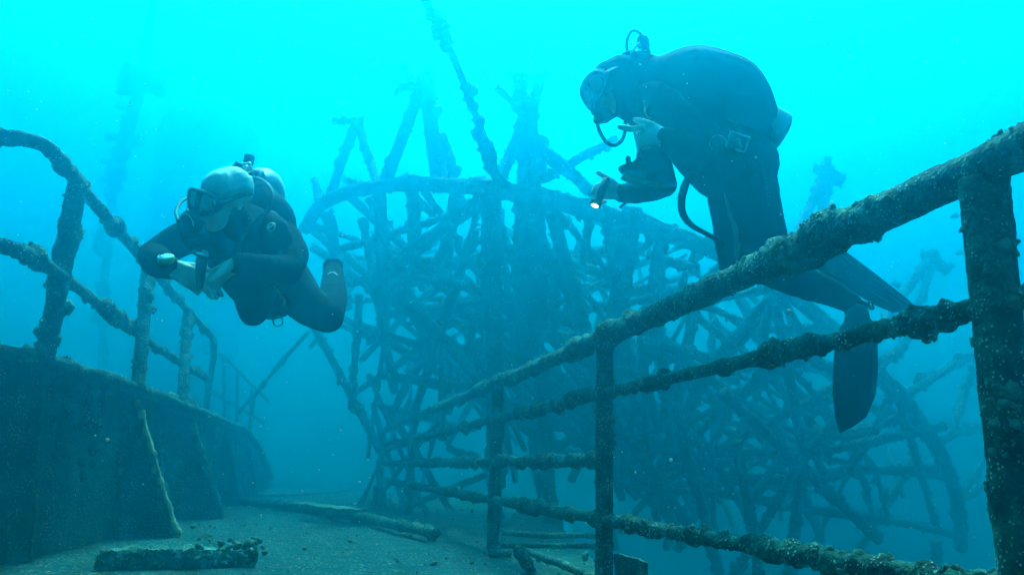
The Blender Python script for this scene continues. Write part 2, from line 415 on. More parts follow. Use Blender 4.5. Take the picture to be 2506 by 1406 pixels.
# ------------------------------------------------------------------ railings
def bar(th, name, pts, r, step, seg, seed, mat_, thick=0.5, lump=1.0, fine=0.18, bare=0.42, shells=0, ssize=0.008):
    b = MB(); V, Fc = crust(pts, r, step, seg, seed, thick, lump, fine, bare); b.add(V, Fc)
    o = b.build(name, mat_, th)
    if shells:
        rr = np.random.default_rng(seed + 100)
        idx = rr.integers(seg, len(V) - seg, shells * 3)
        cl = fbm(V[idx] / 0.09, 3, seed + 7); idx = idx[np.argsort(-cl)[:shells]]        # in clusters
        sv, sf = tufts(V[idx], ssize, seed)
        b = MB(); b.add(sv, sf); g = b.build('growth', M['pale'], o); g['kind'] = 'stuff'
    return o
def make_right_railing():
    th = thing('railing', 'thickly encrusted four-bar railing running along the right side of the deck', 'railing', tuple(on_rail(1480, 832)))
    zt, z2, z3, z4 = 1.105, 0.87, 0.62, 0.40
    pA, pB, pC, pD = on_rail(2432, 700), on_rail(1480, 900), on_rail(1217, 1000), on_rail(1008, 1100)
    pE = pD + RDIR * 3.4
    n = pA - RDIR * 0.75
    up = lambda p, z: Vector((p.x, p.y, z))
    end = up(pE, zt)
    bar(th, 'rail', [up(n, zt + 0.06), up(pA, zt + 0.012), up(pB, zt - 0.012)], 0.036, 0.0055, 56, 318, M['rail'], 0.42, 1.1, 0.26, 0.44, 700, 0.0035)
    bar(th, 'rail', [up(pB + RDIR * 0.02, zt - 0.01), up(pC, zt - 0.02), up(pD, zt - 0.03), up(pE, zt - 0.03)], 0.031, 0.014, 24, 12, M['rail'], 0.5, 1.0, 0.2, 0.42, 300, 0.006)
    bar(th, 'rail', [up(n, z2 + 0.02), up(pA, z2), up(pB, z2 + 0.005)], 0.0185, 0.005, 44, 13, M['rail'], 0.6, 1.25, 0.34, 0.47, 500, 0.004)
    bar(th, 'rail', [up(pB + RDIR * 0.02, z2 + 0.005), up(pC, z2), up(pD, z2), up(pE, z2)], 0.019, 0.013, 20, 14, M['rail'], 0.8, 1.2, 0.3, 0.42, 260, 0.006)
    bar(th, 'rail', [up(pB + RDIR * 0.02, z3), up(pC, z3), up(pD, z3), up(pE, z3)], 0.02, 0.012, 20, 15, M['rail'], 0.8, 1.2, 0.3, 0.36, 300, 0.007)
    bar(th, 'rail', [up(n + RDIR * 0.45, z4 - 0.015), up(pA, z4), up(pB, z4)], 0.018, 0.005, 44, 16, M['rail'], 0.55, 1.15, 0.34, 0.32, 600, 0.004)
    bar(th, 'rail', [up(pB + RDIR * 0.02, z4), up(pC, z4), up(pD, z4), up(pE, z4)], 0.02, 0.012, 20, 17, M['rail'], 0.7, 1.2, 0.34, 0.3, 300, 0.006)
    bar(th, 'post', [up(pA, -0.05), up(pA, 0.5), up(pA, zt - 0.01)], [0.036, 0.036, 0.04], 0.0055, 56, 21, M['rail'], 0.32, 1.1, 0.26, 0.44, 500, 0.0035)
    bar(th, 'post', [up(pB, -0.05), up(pB, zt - 0.02)], 0.033, 0.008, 36, 22, M['rail'], 0.26, 1.0, 0.22, 0.45, 320, 0.005)
    bar(th, 'post', [up(pC, -0.05), up(pC, zt - 0.03)], 0.036, 0.014, 24, 23, M['rail'], 0.35, 1.0, 0.2, 0.45, 160, 0.007)
    bar(th, 'post', [up(pD, -0.05), up(pD, zt - 0.04)], 0.036, 0.018, 18, 24, M['rail'], 0.5, 1.0, 0.2, 0.42)
    bar(th, 'post', [up(pE, -0.05), up(pE, zt - 0.03)], 0.04, 0.02, 16, 25, M['rail'], 0.6, 1.0, 0.2, 0.42)
    # foot plate at the second post
    c = up(pB, 0.12) + RDIR * -0.16 + Vector((0.04, 0.01, 0))
    b = MB(); b.add(*grid_box(c, (0.15, 0.006, 0.16), RDIR, Vector((0.965, 0.262, 0)), (0, 0, 1), (14, 1, 14), 0.012, 5)); b.build('toe_plate', M['rail'], th)
    return th
make_right_railing()

def make_left_railing():
    th = thing('railing', 'pipe railing standing on top of the left bulwark behind the near diver', 'railing', tuple(wall(5.4) + Vector((0, 0, 1.0))))
    def on(pxs, z): return [G(x, y, z) for x, y in pxs]
    top = smooth_path([Vector((-3.4, 2.2, 1.86))] + on([(-140, 332)], 1.87) + on([(0, 334), (60, 340), (118, 362), (165, 415), (215, 478)], 1.87) + on([(345, 628), (450, 748), (522, 828)], 1.88), 6)
    end = project(top[-1])
    pend = Vector(top[-1])
    top2 = np.concatenate([top, smooth_path([pend + Vector((-0.02, 0.1, -0.03)), pend + Vector((-0.05, 0.2, -0.2)), Vector((pend.x - 0.09, pend.y + 0.28, 1.4)), Vector((pend.x - 0.11, pend.y + 0.3, 1.0))], 5)])
    bar(th, 'rail', top2, 0.03, 0.014, 22, 51, M['rail_far'], 0.55, 1.5, 0.22, 0.52, 160, 0.009)
    mid = smooth_path([Vector((-3.4, 2.2, 1.4))] + on([(-140, 590), (0, 602), (60, 618), (120, 655), (175, 692)], 1.40) + on([(345, 822), (450, 893), (515, 930)], 1.40), 6)
    bar(th, 'rail', mid, 0.026, 0.014, 22, 52, M['rail_far'], 0.7, 1.4, 0.28, 0.47, 200, 0.009)
    for k, (bx, by, tx, ty, r) in enumerate(((108, 885, 190, 450, 0.042), (338, 950, 362, 655, 0.040), (445, 992, 460, 765, 0.040))):
        f = G(bx, by, 1.0); t = G(tx, ty, 1.86)
        bar(th, 'post', [f, Vector(((f.x + t.x) / 2, (f.y + t.y) / 2, 1.43)), t], r, 0.014, 22, 55 + k, M['rail_far'], 0.35, 1.4, 0.18, 0.48, 120, 0.009)
    return th
make_left_railing()

def make_far_railing():
    th = thing('railing', 'thin faint railing far off beyond the end of the left bulwark', 'railing', tuple(P(560, 1000, 14)))
    seeds = 60
    for (a, b_, r) in (((548, 868), (548, 1040), 0.03), ((582, 905), (580, 1050), 0.03), ((620, 945), (612, 1060), 0.03), ((505, 905), (508, 1030), 0.03)):
        seeds += 1; bar(th, 'post', [P(*a, 14), P(*b_, 14)], r, 0.04, 10, seeds, M['rail_far'], 0.6, 1.2)
    for (a, b_) in (((500, 862), (548, 868)), ((548, 868), (660, 985)), ((505, 950), (650, 1035))):
        seeds += 1; bar(th, 'rail', [P(*a, 14), P(*b_, 14)], 0.025, 0.04, 10, seeds, M['rail_far'], 0.6, 1.2)
    return th
make_far_railing()
o = bar(None, 'gangway_pole', [P(755, 812, 12.5), P(700, 872, 12.7), P(585, 1010, 13)], 0.03, 0.04, 10, 71, M['rail_far'], 0.7, 1.2)
tag(o, 'thin slanting pole in the haze below the near diver', 'pole')

# ------------------------------------------------------------------ things lying on the deck
def lying(name, label, cat, pts, r, seed, mat_=None, step=0.015, seg=18, thick=0.5, **k):
    o = bar(None, name, pts, r, step, seg, seed, mat_ or M['rail_far'], thick, **k); tag(o, label, cat); return o
g0 = GD(232, 1398, 0); g1 = GD(625, 1392, 0)
dirb = (g1 - g0).normalized(); nb = Vector((-dirb.y, dirb.x, 0))
b = MB(); b.add(*grid_box((g0 + g1) / 2 + nb * 0.09 + Vector((0, 0, 0.045)), ((g1 - g0).length / 2, 0.065, 0.042), dirb, nb, (0, 0, 1), (110, 16, 14), 0.03, 61, 0.06))
rr = np.random.default_rng(3)
pts = [np.array(tuple(g1 + nb * 0.08 + dirb * (-abs(q[0]) * 0.16 + 0.02) + Vector((0, q[1] * 0.05, 0.06 + q[2] * 0.03)))) for q in rr.normal(size=(90, 3))]
o = b.build('steel_beam', M['pale']); tag(o, 'short encrusted beam lying across the deck in the near left corner', 'beam')
b = MB(); b.add(*tufts(pts, 0.014, 4, (1, 1, 0.7))); g = b.build('growth', M['pale'], o); g['kind'] = 'stuff'
lying('fallen_pipe', 'long dark pipe lying slantwise across the middle of the deck', 'pipe', [GD(575, 1222, 0.06), GD(760, 1243, 0.06), GD(900, 1268, 0.06), GD(1066, 1304, 0.06)], [0.036, 0.042, 0.042, 0.028], 62, M['plate'])
a_, b_ = GD(735, 1232, 0.13), GD(872, 1250, 0.12)
d_ = (b_ - a_).normalized(); n_ = Vector((-d_.y, d_.x, 0))
b = MB(); b.add(*grid_box((a_ + b_) / 2, ((b_ - a_).length / 2, 0.10, 0.012), d_, n_, (0, 0, 1), (40, 8, 1), 0.02, 63, 0.15))
tag(b.build('broken_board', M['pale']) if 'pale' in M else b.build('broken_board', M['sand']), 'pale silted board resting on the long pipe on the deck', 'board')
lying('cable', 'thin far cable stretched over the deck behind the long pipe', 'cable', [GD(560, 1212, 0.02), GD(700, 1210, 0.03), GD(930, 1192, 0.03)], 0.022, 64, M['rail_far'], 0.05, 8)
lying('fallen_pipe', 'straight pipe lying on the deck just inside the right railing', 'pipe', [GD(1232, 1302, 0.03), GD(1330, 1310, 0.03), GD(1455, 1308, 0.03)], 0.02, 65)
lying('fallen_pipe', 'lower pipe lying parallel in front of the other by the right railing', 'pipe', [GD(1225, 1334, 0.02), GD(1500, 1334, 0.02)], 0.016, 66, M['plate'])
lying('fallen_post', 'stubby broken post leaning over beside the right railing foot', 'post', [GD(1300, 1396, 0.0), GD(1268, 1345, 0.12)], 0.025, 67, M['plate'])
lying('fallen_pipe', 'slanting encrusted pipe on the deck at the bottom edge of the picture', 'pipe', [GD(1290, 1348, 0.03), GD(1380, 1380, 0.03), GD(1480, 1425, 0.03)], 0.02, 68)
lying('broken_stub', 'small dark stub lying at the foot of the third railing post', 'scrap', [GD(1200, 1352, 0.025), GD(1250, 1353, 0.03)], 0.022, 69, M['plate'])
p_ = GD(690, 1318, 0.015)
v_, f_ = ico(); b = MB(); b.add(*tufts([tuple(p_)], 0.05, 15, (1.2, 0.7, 0.35)))
tag(b.build('shell', M['sand']), 'pale oyster shell lying alone on the open deck', 'shell')
rr = np.random.default_rng(21)
pts = []
while len(pts) < 1500:
    x, y = rr.uniform(-3.6, 0.6), 2.5 + rr.random() ** 0.7 * 13
    if fbm(np.array([[x, y, 0]]) / 0.5, 3, 90)[0] > 0.5: pts.append((x, y, 0.008 + DZ))
b = MB(); b.add(*tufts(pts, 0.007, 22, (1, 1, 0.5))); o = b.build('rubble', M['pale']); tag(o, 'loose shell rubble scattered over the deck', None, None, 'stuff')
P0 = P
# ------------------------------------------------------------------ the wrecked lattice dish
def make_dish():
    K_ = 1.09
    def P(x, y, d): return P0(x, y, d * K_)
    th = thing('lattice_frame', 'huge collapsed round lattice of overgrown steel tubes beyond the railing', 'wreckage', (3.0, 9.0, -2.6))
    cnt = [0]; tuft_pts = []; rr2 = np.random.default_rng(7); rr = np.random.default_rng(99)
    def strut(pts, r, thick=0.5, name='strut', lump=1.0, step=0.045, seg=11, bare=0.4):
        cnt[0] += 1; r = r * K_ * (0.95 if name != 'rim' else 0.95)
        V, Fc = crust(pts, r, step * 0.7, seg, 200 + cnt[0], thick * 0.6, lump, 0.42, bare)
        k_ = max(6, int(len(V) / seg * 0.5)); tuft_pts.extend(V[rr2.integers(0, len(V), k_)])
        b = MB(); b.add(V, Fc)
        return b.build(name, M['truss'], th)
    rim = [(700, 760, 11.4), (722, 640, 11.0), (745, 560, 10.7), (790, 498, 10.3), (880, 464, 9.9), (960, 452, 9.5), (1080, 452, 9.0), (1200, 462, 8.5), (1350, 490, 8.1),
           (1500, 528, 7.9), (1620, 565, 7.9), (1760, 618, 8.0), (1900, 695, 8.3), (2000, 772, 8.7), (2120, 882, 9.3), (2230, 1005, 10.0), (2300, 1105, 10.6), (2342, 1220, 11.2), (2352, 1340, 11.8)]
    rimp = smooth_path([P(*q) for q in rim[2:]], 6)
    strut(rimp, 0.085, 0.55, 'rim', 1.0, 0.045, 16)
    cpx = np.array([1560.0, 1180.0]); cd = 10.2
    S = np.array([(q[0], q[1], q[2]) for q in rim], float)
    seg = np.r_[0, np.cumsum(np.linalg.norm(np.diff(S[:, :2], axis=0), axis=1))]; seg /= seg[-1]
    def rimpt(s): return np.array([np.interp(s, seg, S[:, k]) for k in range(3)])
    def node(s, t, layer):
        q = rimpt(s)
        xy = cpx + (q[:2] - cpx) * t
        d = q[2] * t + cd * (1 - t) + (1.1 * (1 - t * t) + 0.1 if layer else -0.45 * (1 - t))
        j = rr.normal(size=3) * 0.05
        return P(xy[0], xy[1], d) + Vector(j)
    K = 15; ts = (1.0, 0.76, 0.52, 0.28)
    ss = np.linspace(0.02, 0.985, K)
    Nf = [[node(s, t, 0) for s in ss] for t in ts]
    Nb = [[node(s + rr.normal() * 0.006, t - 0.03, 1) for s in ss] for t in ts]
    hub = P(cpx[0], cpx[1], cd - 0.3); hubb = P(cpx[0], cpx[1], cd + 1.3)
    for L, lay, h in ((Nf, 0, hub), (Nb, 1, hubb)):
        for i in range(1, 4):
            for k in range(K - 1):
                if rr.random() < (0.10 if lay == 0 else 0.25): continue
                strut([L[i][k], (L[i][k] + L[i][k + 1]) / 2 + Vector((0, 0, rr.normal() * 0.04)), L[i][k + 1]], rr.uniform(0.032, 0.05), 0.6)
        for k in range(K):
            for i in range(3):
                if rr.random() < 0.12: continue
                strut([L[i][k], L[i + 1][k]], rr.uniform(0.036, 0.06), 0.55)
            if rr.random() < 0.75: strut([L[3][k], h + Vector(rr.normal(size=3) * 0.15)], rr.uniform(0.035, 0.05), 0.5)
    for i in range(4):
        for k in range(K):
            if rr.random() < 0.42: strut([Nf[i][k], Nb[i][k]], 0.038, 0.6)
            if k < K - 1 and i < 3 and rr.random() < 0.62:
                a, b_ = (Nf[i][k], Nf[i + 1][k + 1]) if rr.random() < 0.5 else (Nf[i][k + 1], Nf[i + 1][k])
                strut([a, b_], rr.uniform(0.026, 0.045), 0.8)
    # members one can make out singly: photo pixels, depth, radius
    for pts, r, th_ in (
        ([(1203, 470, 8.3), (1196, 640, 8.3), (1205, 900, 8.4), (1215, 1190, 8.6)], 0.105, 0.4),
        ([(1300, 470, 8.2), (1304, 620, 8.2), (1300, 890, 8.3)], 0.15, 0.3),
        ([(1275, 480, 8.6), (1262, 700, 8.8)], 0.06, 0.5),
        ([(1190, 480, 8.4), (1090, 572, 8.6), (985, 640, 8.9), (900, 700, 9.2)], 0.075, 0.5),
        ([(1352, 520, 8.0), (1395, 575, 8.0), (1435, 625, 8.0), (1432, 800, 8.1)], 0.062, 0.6),
        ([(1445, 505, 8.0), (1425, 650, 8.0)], 0.04, 0.5),
        ([(1548, 505, 7.8), (1522, 640, 7.8), (1495, 800, 7.9), (1480, 960, 8.1)], 0.105, 0.4),
        ([(1330, 600, 8.2), (1375, 680, 8.2), (1440, 820, 8.3)], 0.05, 0.6),
        ([(1585, 620, 7.9), (1650, 642, 7.9), (1705, 662, 8.0)], 0.045, 0.7),
        ([(1705, 610, 8.0), (1660, 690, 8.1), (1640, 760, 8.2)], 0.04, 0.6),
        ([(1480, 755, 8.2), (1580, 730, 8.2), (1700, 700, 8.3)], 0.038, 0.5),
        ([(1325, 362, 8.0), (1400, 425, 8.0), (1460, 480, 8.0)], 0.055, 0.6),
        ([(1510, 338, 8.3), (1420, 390, 8.2), (1325, 440, 8.2)], 0.045, 0.4),
        ([(1890, 715, 8.2), (1800, 770, 8.2), (1725, 850, 8.2), (1690, 960, 8.3)], 0.052, 0.6),
        ([(1885, 720, 8.2), (1860, 800, 8.2), (1850, 930, 8.3)], 0.05, 0.6),
        ([(1895, 720, 8.2), (1925, 820, 8.3), (1945, 960, 8.4), (1965, 1110, 8.6)], 0.05, 0.6),
        ([(1905, 715, 8.2), (1980, 800, 8.4), (2010, 900, 8.6)], 0.05, 0.6),
        ([(1960, 740, 8.4), (2060, 820, 8.8), (2130, 900, 9.2)], 0.045, 0.6),
        ([(1560, 830, 8.1), (1650, 860, 8.1), (1740, 880, 8.2), (1840, 905, 8.3)], 0.05, 0.7),
        ([(1610, 800, 8.1), (1590, 900, 8.1), (1640, 1060, 8.3)], 0.05, 0.6),
        ([(1770, 960, 8.2), (1860, 1030, 8.4), (1965, 1115, 8.7), (2060, 1210, 9.0), (2150, 1320, 9.4)], 0.062, 0.5),
        ([(1965, 1115, 8.7), (2100, 1090, 9.2), (2300, 1045, 10.2)], 0.05, 0.5),
        ([(1965, 1115, 8.7), (2080, 1010, 9.0), (2160, 900, 9.3)], 0.045, 0.5),
        ([(1965, 1115, 8.7), (1940, 1250, 8.8), (1930, 1400, 9.0)], 0.055, 0.5),
        ([(1965, 1115, 8.7), (1880, 1250, 8.8), (1790, 1420, 9.0)], 0.05, 0.5),
        ([(1800, 1080, 8.3), (1825, 1200, 8.4), (1850, 1340, 8.6)], 0.055, 0.5),
        ([(2190, 960, 9.7), (2110, 1080, 9.8), (2080, 1160, 9.8)], 0.05, 0.5),
        ([(2195, 960, 9.7), (2235, 1100, 10.0), (2290, 1280, 10.6)], 0.05, 0.5),
        ([(2190, 960, 9.7), (2250, 1040, 10.1), (2310, 1130, 10.6)], 0.05, 0.5),
        ([(860, 692, 9.6), (960, 682, 9.3), (1080, 690, 9.0), (1180, 712, 8.8), (1310, 745, 8.6), (1420, 800, 8.5)], 0.05, 0.5),
        ([(765, 790, 10.4), (792, 900, 10.2), (850, 1010, 9.8), (930, 1100, 9.4)], 0.05, 0.6),
        ([(880, 720, 9.8), (838, 880, 10.0), (860, 1000, 10.0)], 0.045, 0.6),
        ([(1010, 740, 9.0), (1080, 830, 8.9), (1170, 930, 8.8)], 0.05, 0.6),
        ([(940, 920, 9.4), (1080, 910, 9.0), (1200, 950, 8.8)], 0.05, 0.5),
        ([(960, 1010, 9.4), (1070, 850, 9.2), (1120, 700, 9.2)], 0.045, 0.6),
        ([(830, 610, 10.0), (960, 560, 9.7), (1130, 520, 9.2)], 0.045, 0.5),
        ([(800, 520, 10.2), (842, 640, 10.2), (850, 760, 10.2)], 0.07, 0.5),
        ([(930, 470, 9.6), (905, 600, 9.7), (940, 720, 9.7)], 0.08, 0.5),
        ([(1010, 470, 9.3), (985, 600, 9.4), (1020, 700, 9.4)], 0.075, 0.5),
        ([(1120, 470, 8.9), (1110, 580, 9.0), (1075, 690, 9.1)], 0.085, 0.5),
        ([(1650, 990, 8.5), (1700, 1110, 8.6), (1730, 1260, 8.8), (1760, 1400, 9.0)], 0.06, 0.5),
        ([(1530, 1060, 8.4), (1600, 1160, 8.5), (1690, 1290, 8.8)], 0.055, 0.5),
        ([(1330, 900, 8.4), (1345, 1100, 8.5), (1350, 1330, 8.8)], 0.07, 0.4),
        ([(1385, 870, 8.3), (1460, 905, 8.3), (1560, 920, 8.3)], 0.05, 0.6),
    ):
        q = [P(*p) for p in pts]
        strut(smooth_path(q, 4) if len(q) > 5 else [q[0], q[-1]], r * 0.92, th_ + 0.1, 'strut', 1.0, 0.035, 14)
    # feet standing on the lower deck, out of the picture
    for px, d in ((1215, 8.6), (1850, 8.8), (1930, 9.1), (1350, 8.9), (2290, 10.7), (930, 9.6)):
        a = P(px, 1190 if px < 1300 else 1320, d); strut([a, Vector((a.x + 0.1, a.y + 0.2, -2.62))], 0.06, 0.5)
    # spikes on the rim
    def A_frame(label, members):
        for pts, r, t in members:
            strut([P(*p) for p in pts], r, t, 'spike_strut', 1.2, 0.04, 11)
    A_frame('', (([(872, 300, 11), (838, 390, 10.8), (802, 500, 10.4)], 0.06, 0.4), ([(876, 300, 11), (900, 380, 10.6), (925, 455, 10.0)], 0.055, 0.4), ([(812, 299, 11), (890, 292, 11)], 0.04, 0.8),
                 ([(770, 440, 11), (785, 520, 10.6)], 0.05, 0.7), ([(845, 440, 10.4), (895, 465, 10.0)], 0.045, 0.6)))
    A_frame('', (([(1030, 215, 10), (990, 320, 9.8), (942, 450, 9.6)], 0.075, 0.35), ([(1040, 190, 10), (1058, 330, 9.7), (1078, 460, 9.2)], 0.095, 0.35), ([(985, 160, 10.1), (1018, 225, 10)], 0.03, 0.8),
                 ([(975, 214, 10), (1050, 214, 10)], 0.045, 0.8), ([(1045, 178, 10), (1040, 260, 10)], 0.06, 0.8), ([(1082, 330, 9.7), (1098, 385, 9.6), (1108, 428, 9.5)], 0.05, 1.0), ([(1028, 230, 10.0), (1050, 260, 10)], 0.1, 0.6)))
    A_frame('', (([(1246, 184, 9), (1332, 188, 9)], 0.045, 1.0), ([(1264, 188, 9), (1280, 290, 8.9), (1278, 470, 8.5)], 0.05, 0.6), ([(1322, 190, 9), (1298, 290, 8.9), (1308, 480, 8.4)], 0.062, 0.7),
                 ([(1284, 290, 8.9), (1252, 370, 8.8), (1214, 470, 8.5)], 0.06, 0.4), ([(1218, 216, 9), (1268, 262, 8.9)], 0.04, 0.7), ([(1272, 225, 9), (1292, 280, 8.9)], 0.09, 0.6), ([(1326, 340, 8.6), (1318, 440, 8.5)], 0.07, 0.9)))
    A_frame('', (([(2022, 400, 11), (2010, 450, 10.8), (1955, 560, 10.2), (1900, 680, 8.9)], 0.06, 0.5), ([(2032, 440, 11), (2003, 540, 10.3), (1975, 640, 9.5)], 0.055, 0.4), ([(1992, 412, 11), (2040, 415, 11)], 0.05, 0.9),
                 ([(2030, 428, 11), (2062, 440, 11)], 0.07, 0.9), ([(2028, 385, 11), (2022, 420, 11)], 0.045, 1.0)))
    A_frame('', (([(2268, 640, 12), (2225, 700, 11.6), (2150, 800, 10.6), (2090, 870, 9.4)], 0.055, 0.5), ([(2282, 650, 12), (2250, 740, 11.4), (2205, 850, 10.6), (2140, 905, 9.6)], 0.055, 0.5), ([(2256, 622, 12), (2290, 625, 12)], 0.06, 0.9),
                 ([(2285, 640, 12), (2318, 662, 12)], 0.07, 0.9), ([(2195, 690, 11.6), (2190, 700, 11.6)], 0.05, 0.8)))
    A_frame('', (([(2420, 850, 12.4), (2330, 895, 11.6), (2215, 968, 10.2)], 0.05, 0.6), ([(2392, 880, 12.2), (2355, 980, 11.8), (2330, 1060, 11.2)], 0.045, 0.6), ([(2415, 1040, 12.6), (2340, 1060, 11.8), (2285, 1085, 10.8)], 0.05, 0.6),
                 ([(2430, 1090, 12.8), (2370, 1190, 12), (2345, 1230, 11.5)], 0.045, 0.6), ([(2440, 1170, 13), (2350, 1225, 12)], 0.04, 0.6), ([(2250, 910, 11), (2248, 935, 11)], 0.05, 0.8)))
    b = MB(); b.add(*tufts(tuft_pts, 0.023, 17)); g = b.build('growth', M['truss'], th); g['kind'] = 'stuff'
    # the dense tangle of thinner tubes deeper inside the frame
    b = MB()
    for k in range(125):
        s = rr.uniform(0.03, 0.97); t = rr.uniform(0.05, 0.92) ** 0.8; q = rimpt(s); xy = cpx + (q[:2] - cpx) * t * 0.97
        d = q[2] * t + cd * (1 - t) + rr.uniform(0.5, 2.6)
        p = P(xy[0], xy[1], d); dr = Vector(rr.normal(size=3)); dr.z *= 1.1; dr.normalize(); l = rr.uniform(1.5, 3.4)
        if project(p + dr * l / 2)[1] < np.interp(project(p + dr * l / 2)[0], S[:, 0], S[:, 1]) or project(p - dr * l / 2)[1] < np.interp(project(p - dr * l / 2)[0], S[:, 0], S[:, 1]): continue
        b.add(*crust([p - dr * l / 2, p + dr * l / 2], rr.uniform(0.025, 0.055), 0.05, 8, 900 + k, 0.5, 1.0, 0.5))
    for k in range(60):
        p = P(rr.uniform(800, 1250), rr.uniform(720, 1150), rr.uniform(9.2, 11.5)); dr = Vector(rr.normal(size=3)); dr.normalize(); l = rr.uniform(1.5, 3.2)
        if min(project(p - dr * l / 2)[0], project(p + dr * l / 2)[0]) < 860: continue
        b.add(*crust([p - dr * l / 2, p + dr * l / 2], rr.uniform(0.025, 0.05), 0.05, 8, 1300 + k, 0.5, 1.0, 0.5))
    g = b.build('brace_tangle', M['truss'], th); g['kind'] = 'stuff'
    return cnt[0]
NSTRUT = make_dish()
print('struts', NSTRUT)

# encrusted stay rope slanting down to the rim
o = bar(None, 'stay_rope', smooth_path([P(985, -130, 6.2), P(1042, 5, 6.4), P(1085, 90, 6.6), P(1140, 215, 6.9), P(1190, 360, 7.3), P(1222, 455, 7.7)], 6), [0.019, 0.022, 0.024, 0.028, 0.036, 0.045], 0.016, 18, 81, M['rail_far'], 1.2, 1.4, 0.4, 0.42, 200, 0.02)
tag(o, 'knobbly overgrown stay rope slanting down from the top to the lattice frame', 'rope')

# far mast at the left with a torn plate
mast = thing('mast', 'faint overgrown mast with a broad plate fading out at the upper left', 'mast', tuple(P(265, 560, 19)))
bar(mast, 'pole', [P(412, -420, 19), P(392, -150, 19), P(372, 20, 19), P(348, 180, 19), P(318, 300, 19), P(285, 420, 19), P(262, 560, 19), P(250, 900, 19)], [0.04, 0.045, 0.05, 0.08, 0.13, 0.09, 0.08, 0.08], 0.06, 16, 83, M['truss'], 1.3, 1.6, 0.5, 0.42)
a_, b_ = P(296, 200, 19), P(410, 205, 19)
b = MB(); b.add(*grid_box((a_ + b_) / 2, ((b_ - a_).length / 2, 0.08, 0.34), (b_ - a_).normalized(), (0, 1, 0), (0, 0, 1), (16, 2, 10), 0.22, 85, 0.45)); b.build('plate', M['truss'], mast)
for k, (x0, y0, x1, y1) in enumerate(((262, 335, 350, 338), (250, 395, 300, 398), (245, 440, 310, 436), (300, 330, 350, 355), (285, 262, 335, 268))):
    bar(mast, 'crossbar', [P(x0, y0, 19), P(x1, y1, 19)], 0.06, 0.06, 10, 86 + k, M['truss'], 0.8, 1.4)
# far funnel, a dim mass behind the near diver
fu = thing('ship_funnel', 'dim broad funnel of the wreck hardly visible behind the near diver', 'funnel', tuple(P(500, 1000, 28)))
pr = [(0.0, -8), (1.6, -8), (1.6, 0), (1.65, 1.2), (1.5, 1.9), (1.15, 2.35), (0.6, 2.6), (0.0, 2.68)]
V = []; Fc = []; n = 32; base = P(505, 400, 28)
for r_, z_ in pr:
    for k in range(n):
        a = 2 * math.pi * k / n; V.append((base.x + r_ * math.cos(a), base.y + r_ * math.sin(a), base.z + z_ - 0.4))
for i in range(len(pr) - 1):
    for k in range(n): Fc.append([i * n + k, i * n + (k + 1) % n, (i + 1) * n + (k + 1) % n, (i + 1) * n + k])
b = MB(); b.add(np.array(V), Fc); b.build('casing', M['truss'], fu)
# ------------------------------------------------------------------ divers
from mathutils.bvhtree import BVHTree
M['suit'] = plain('black_neoprene', (0.006, 0.007, 0.008), 0.95, 0, 0.3, 60, 0.15, 0.06)
M['suit2'] = plain('grey_neoprene', (0.035, 0.04, 0.045), 0.75, 0, 0.2, 60, 0.15, 0.25)
M['vest'] = plain('vest_nylon', (0.007, 0.008, 0.009), 0.9, 0, 0.4, 40, 0.2, 0.08)
M['skin'] = plain('skin', (0.68, 0.54, 0.45), 0.6, 0, 0.08, 40, 0.1, 0.3)
M['rubber'] = plain('black_rubber', (0.009, 0.009, 0.01), 0.6, 0, 0.2, 80, 0, 0.15)
M['grey_rubber'] = plain('grey_rubber', (0.05, 0.06, 0.06), 0.6, 0, 0.1, 80, 0, 0.2)
M['steel'] = plain('bright_steel', (0.6, 0.6, 0.6), 0.3, 0.6, 0.05, 50, 0, 0.5)
M['tank'] = plain('tank_paint', (0.4, 0.42, 0.42), 0.5, 0, 0.06, 20, 0.05, 0.4)
M['olive'] = plain('olive_webbing', (0.22, 0.26, 0.08), 0.8, 0, 0.2, 120, 0.1, 0.2)
M['gap_light'] = plain('painted_gap_light', (0.22, 0.24, 0.24), 0.8, 0, 0.1, 90)  # pale colour standing in for the light sliver between two thighs
M['fin'] = plain('fin_rubber', (0.008, 0.009, 0.01), 0.7, 0, 0.2, 30, 0.1, 0.1)
M['fin_pale'] = plain('fin_rail_rubber', (0.03, 0.035, 0.04), 0.6, 0, 0.15, 30, 0, 0.15)
M['eye'] = plain('eye_white', (0.6, 0.58, 0.55), 0.25, 0, 0.02, 40)
M['dial'] = plain('dial_face', (0.75, 0.76, 0.72), 0.25, 0, 0.04, 90)
M['rim_yellow'] = plain('yellow_green_rim', (0.4, 0.45, 0.06), 0.5, 0, 0.1, 40)
def glass_mat():
    m = bpy.data.materials.new('mask_glass'); m.use_nodes = True; t = m.node_tree; t.nodes.clear()
    o = t.nodes.new('ShaderNodeOutputMaterial'); mx = t.nodes.new('ShaderNodeMixShader'); tr = t.nodes.new('ShaderNodeBsdfTransparent')
    p = t.nodes.new('ShaderNodeBsdfPrincipled'); p.inputs['Base Color'].default_value = (0.5, 0.55, 0.55, 1); p.inputs['Roughness'].default_value = 0.25; p.inputs['Specular IOR Level'].default_value = 0.4  # pale base colour paints the reflection into the lens
    n = t.nodes.new('ShaderNodeTexNoise'); n.inputs['Scale'].default_value = 2; mr = t.nodes.new('ShaderNodeMapRange'); mr.inputs['To Min'].default_value = 0.5; mr.inputs['To Max'].default_value = 0.8
    t.links.new(n.outputs['Fac'], mr.inputs['Value']); t.links.new(mr.outputs[0], mx.inputs[0])
    t.links.new(tr.outputs[0], mx.inputs[1]); t.links.new(p.outputs[0], mx.inputs[2]); t.links.new(mx.outputs[0], o.inputs['Surface'])
    return m
M['glass'] = glass_mat()
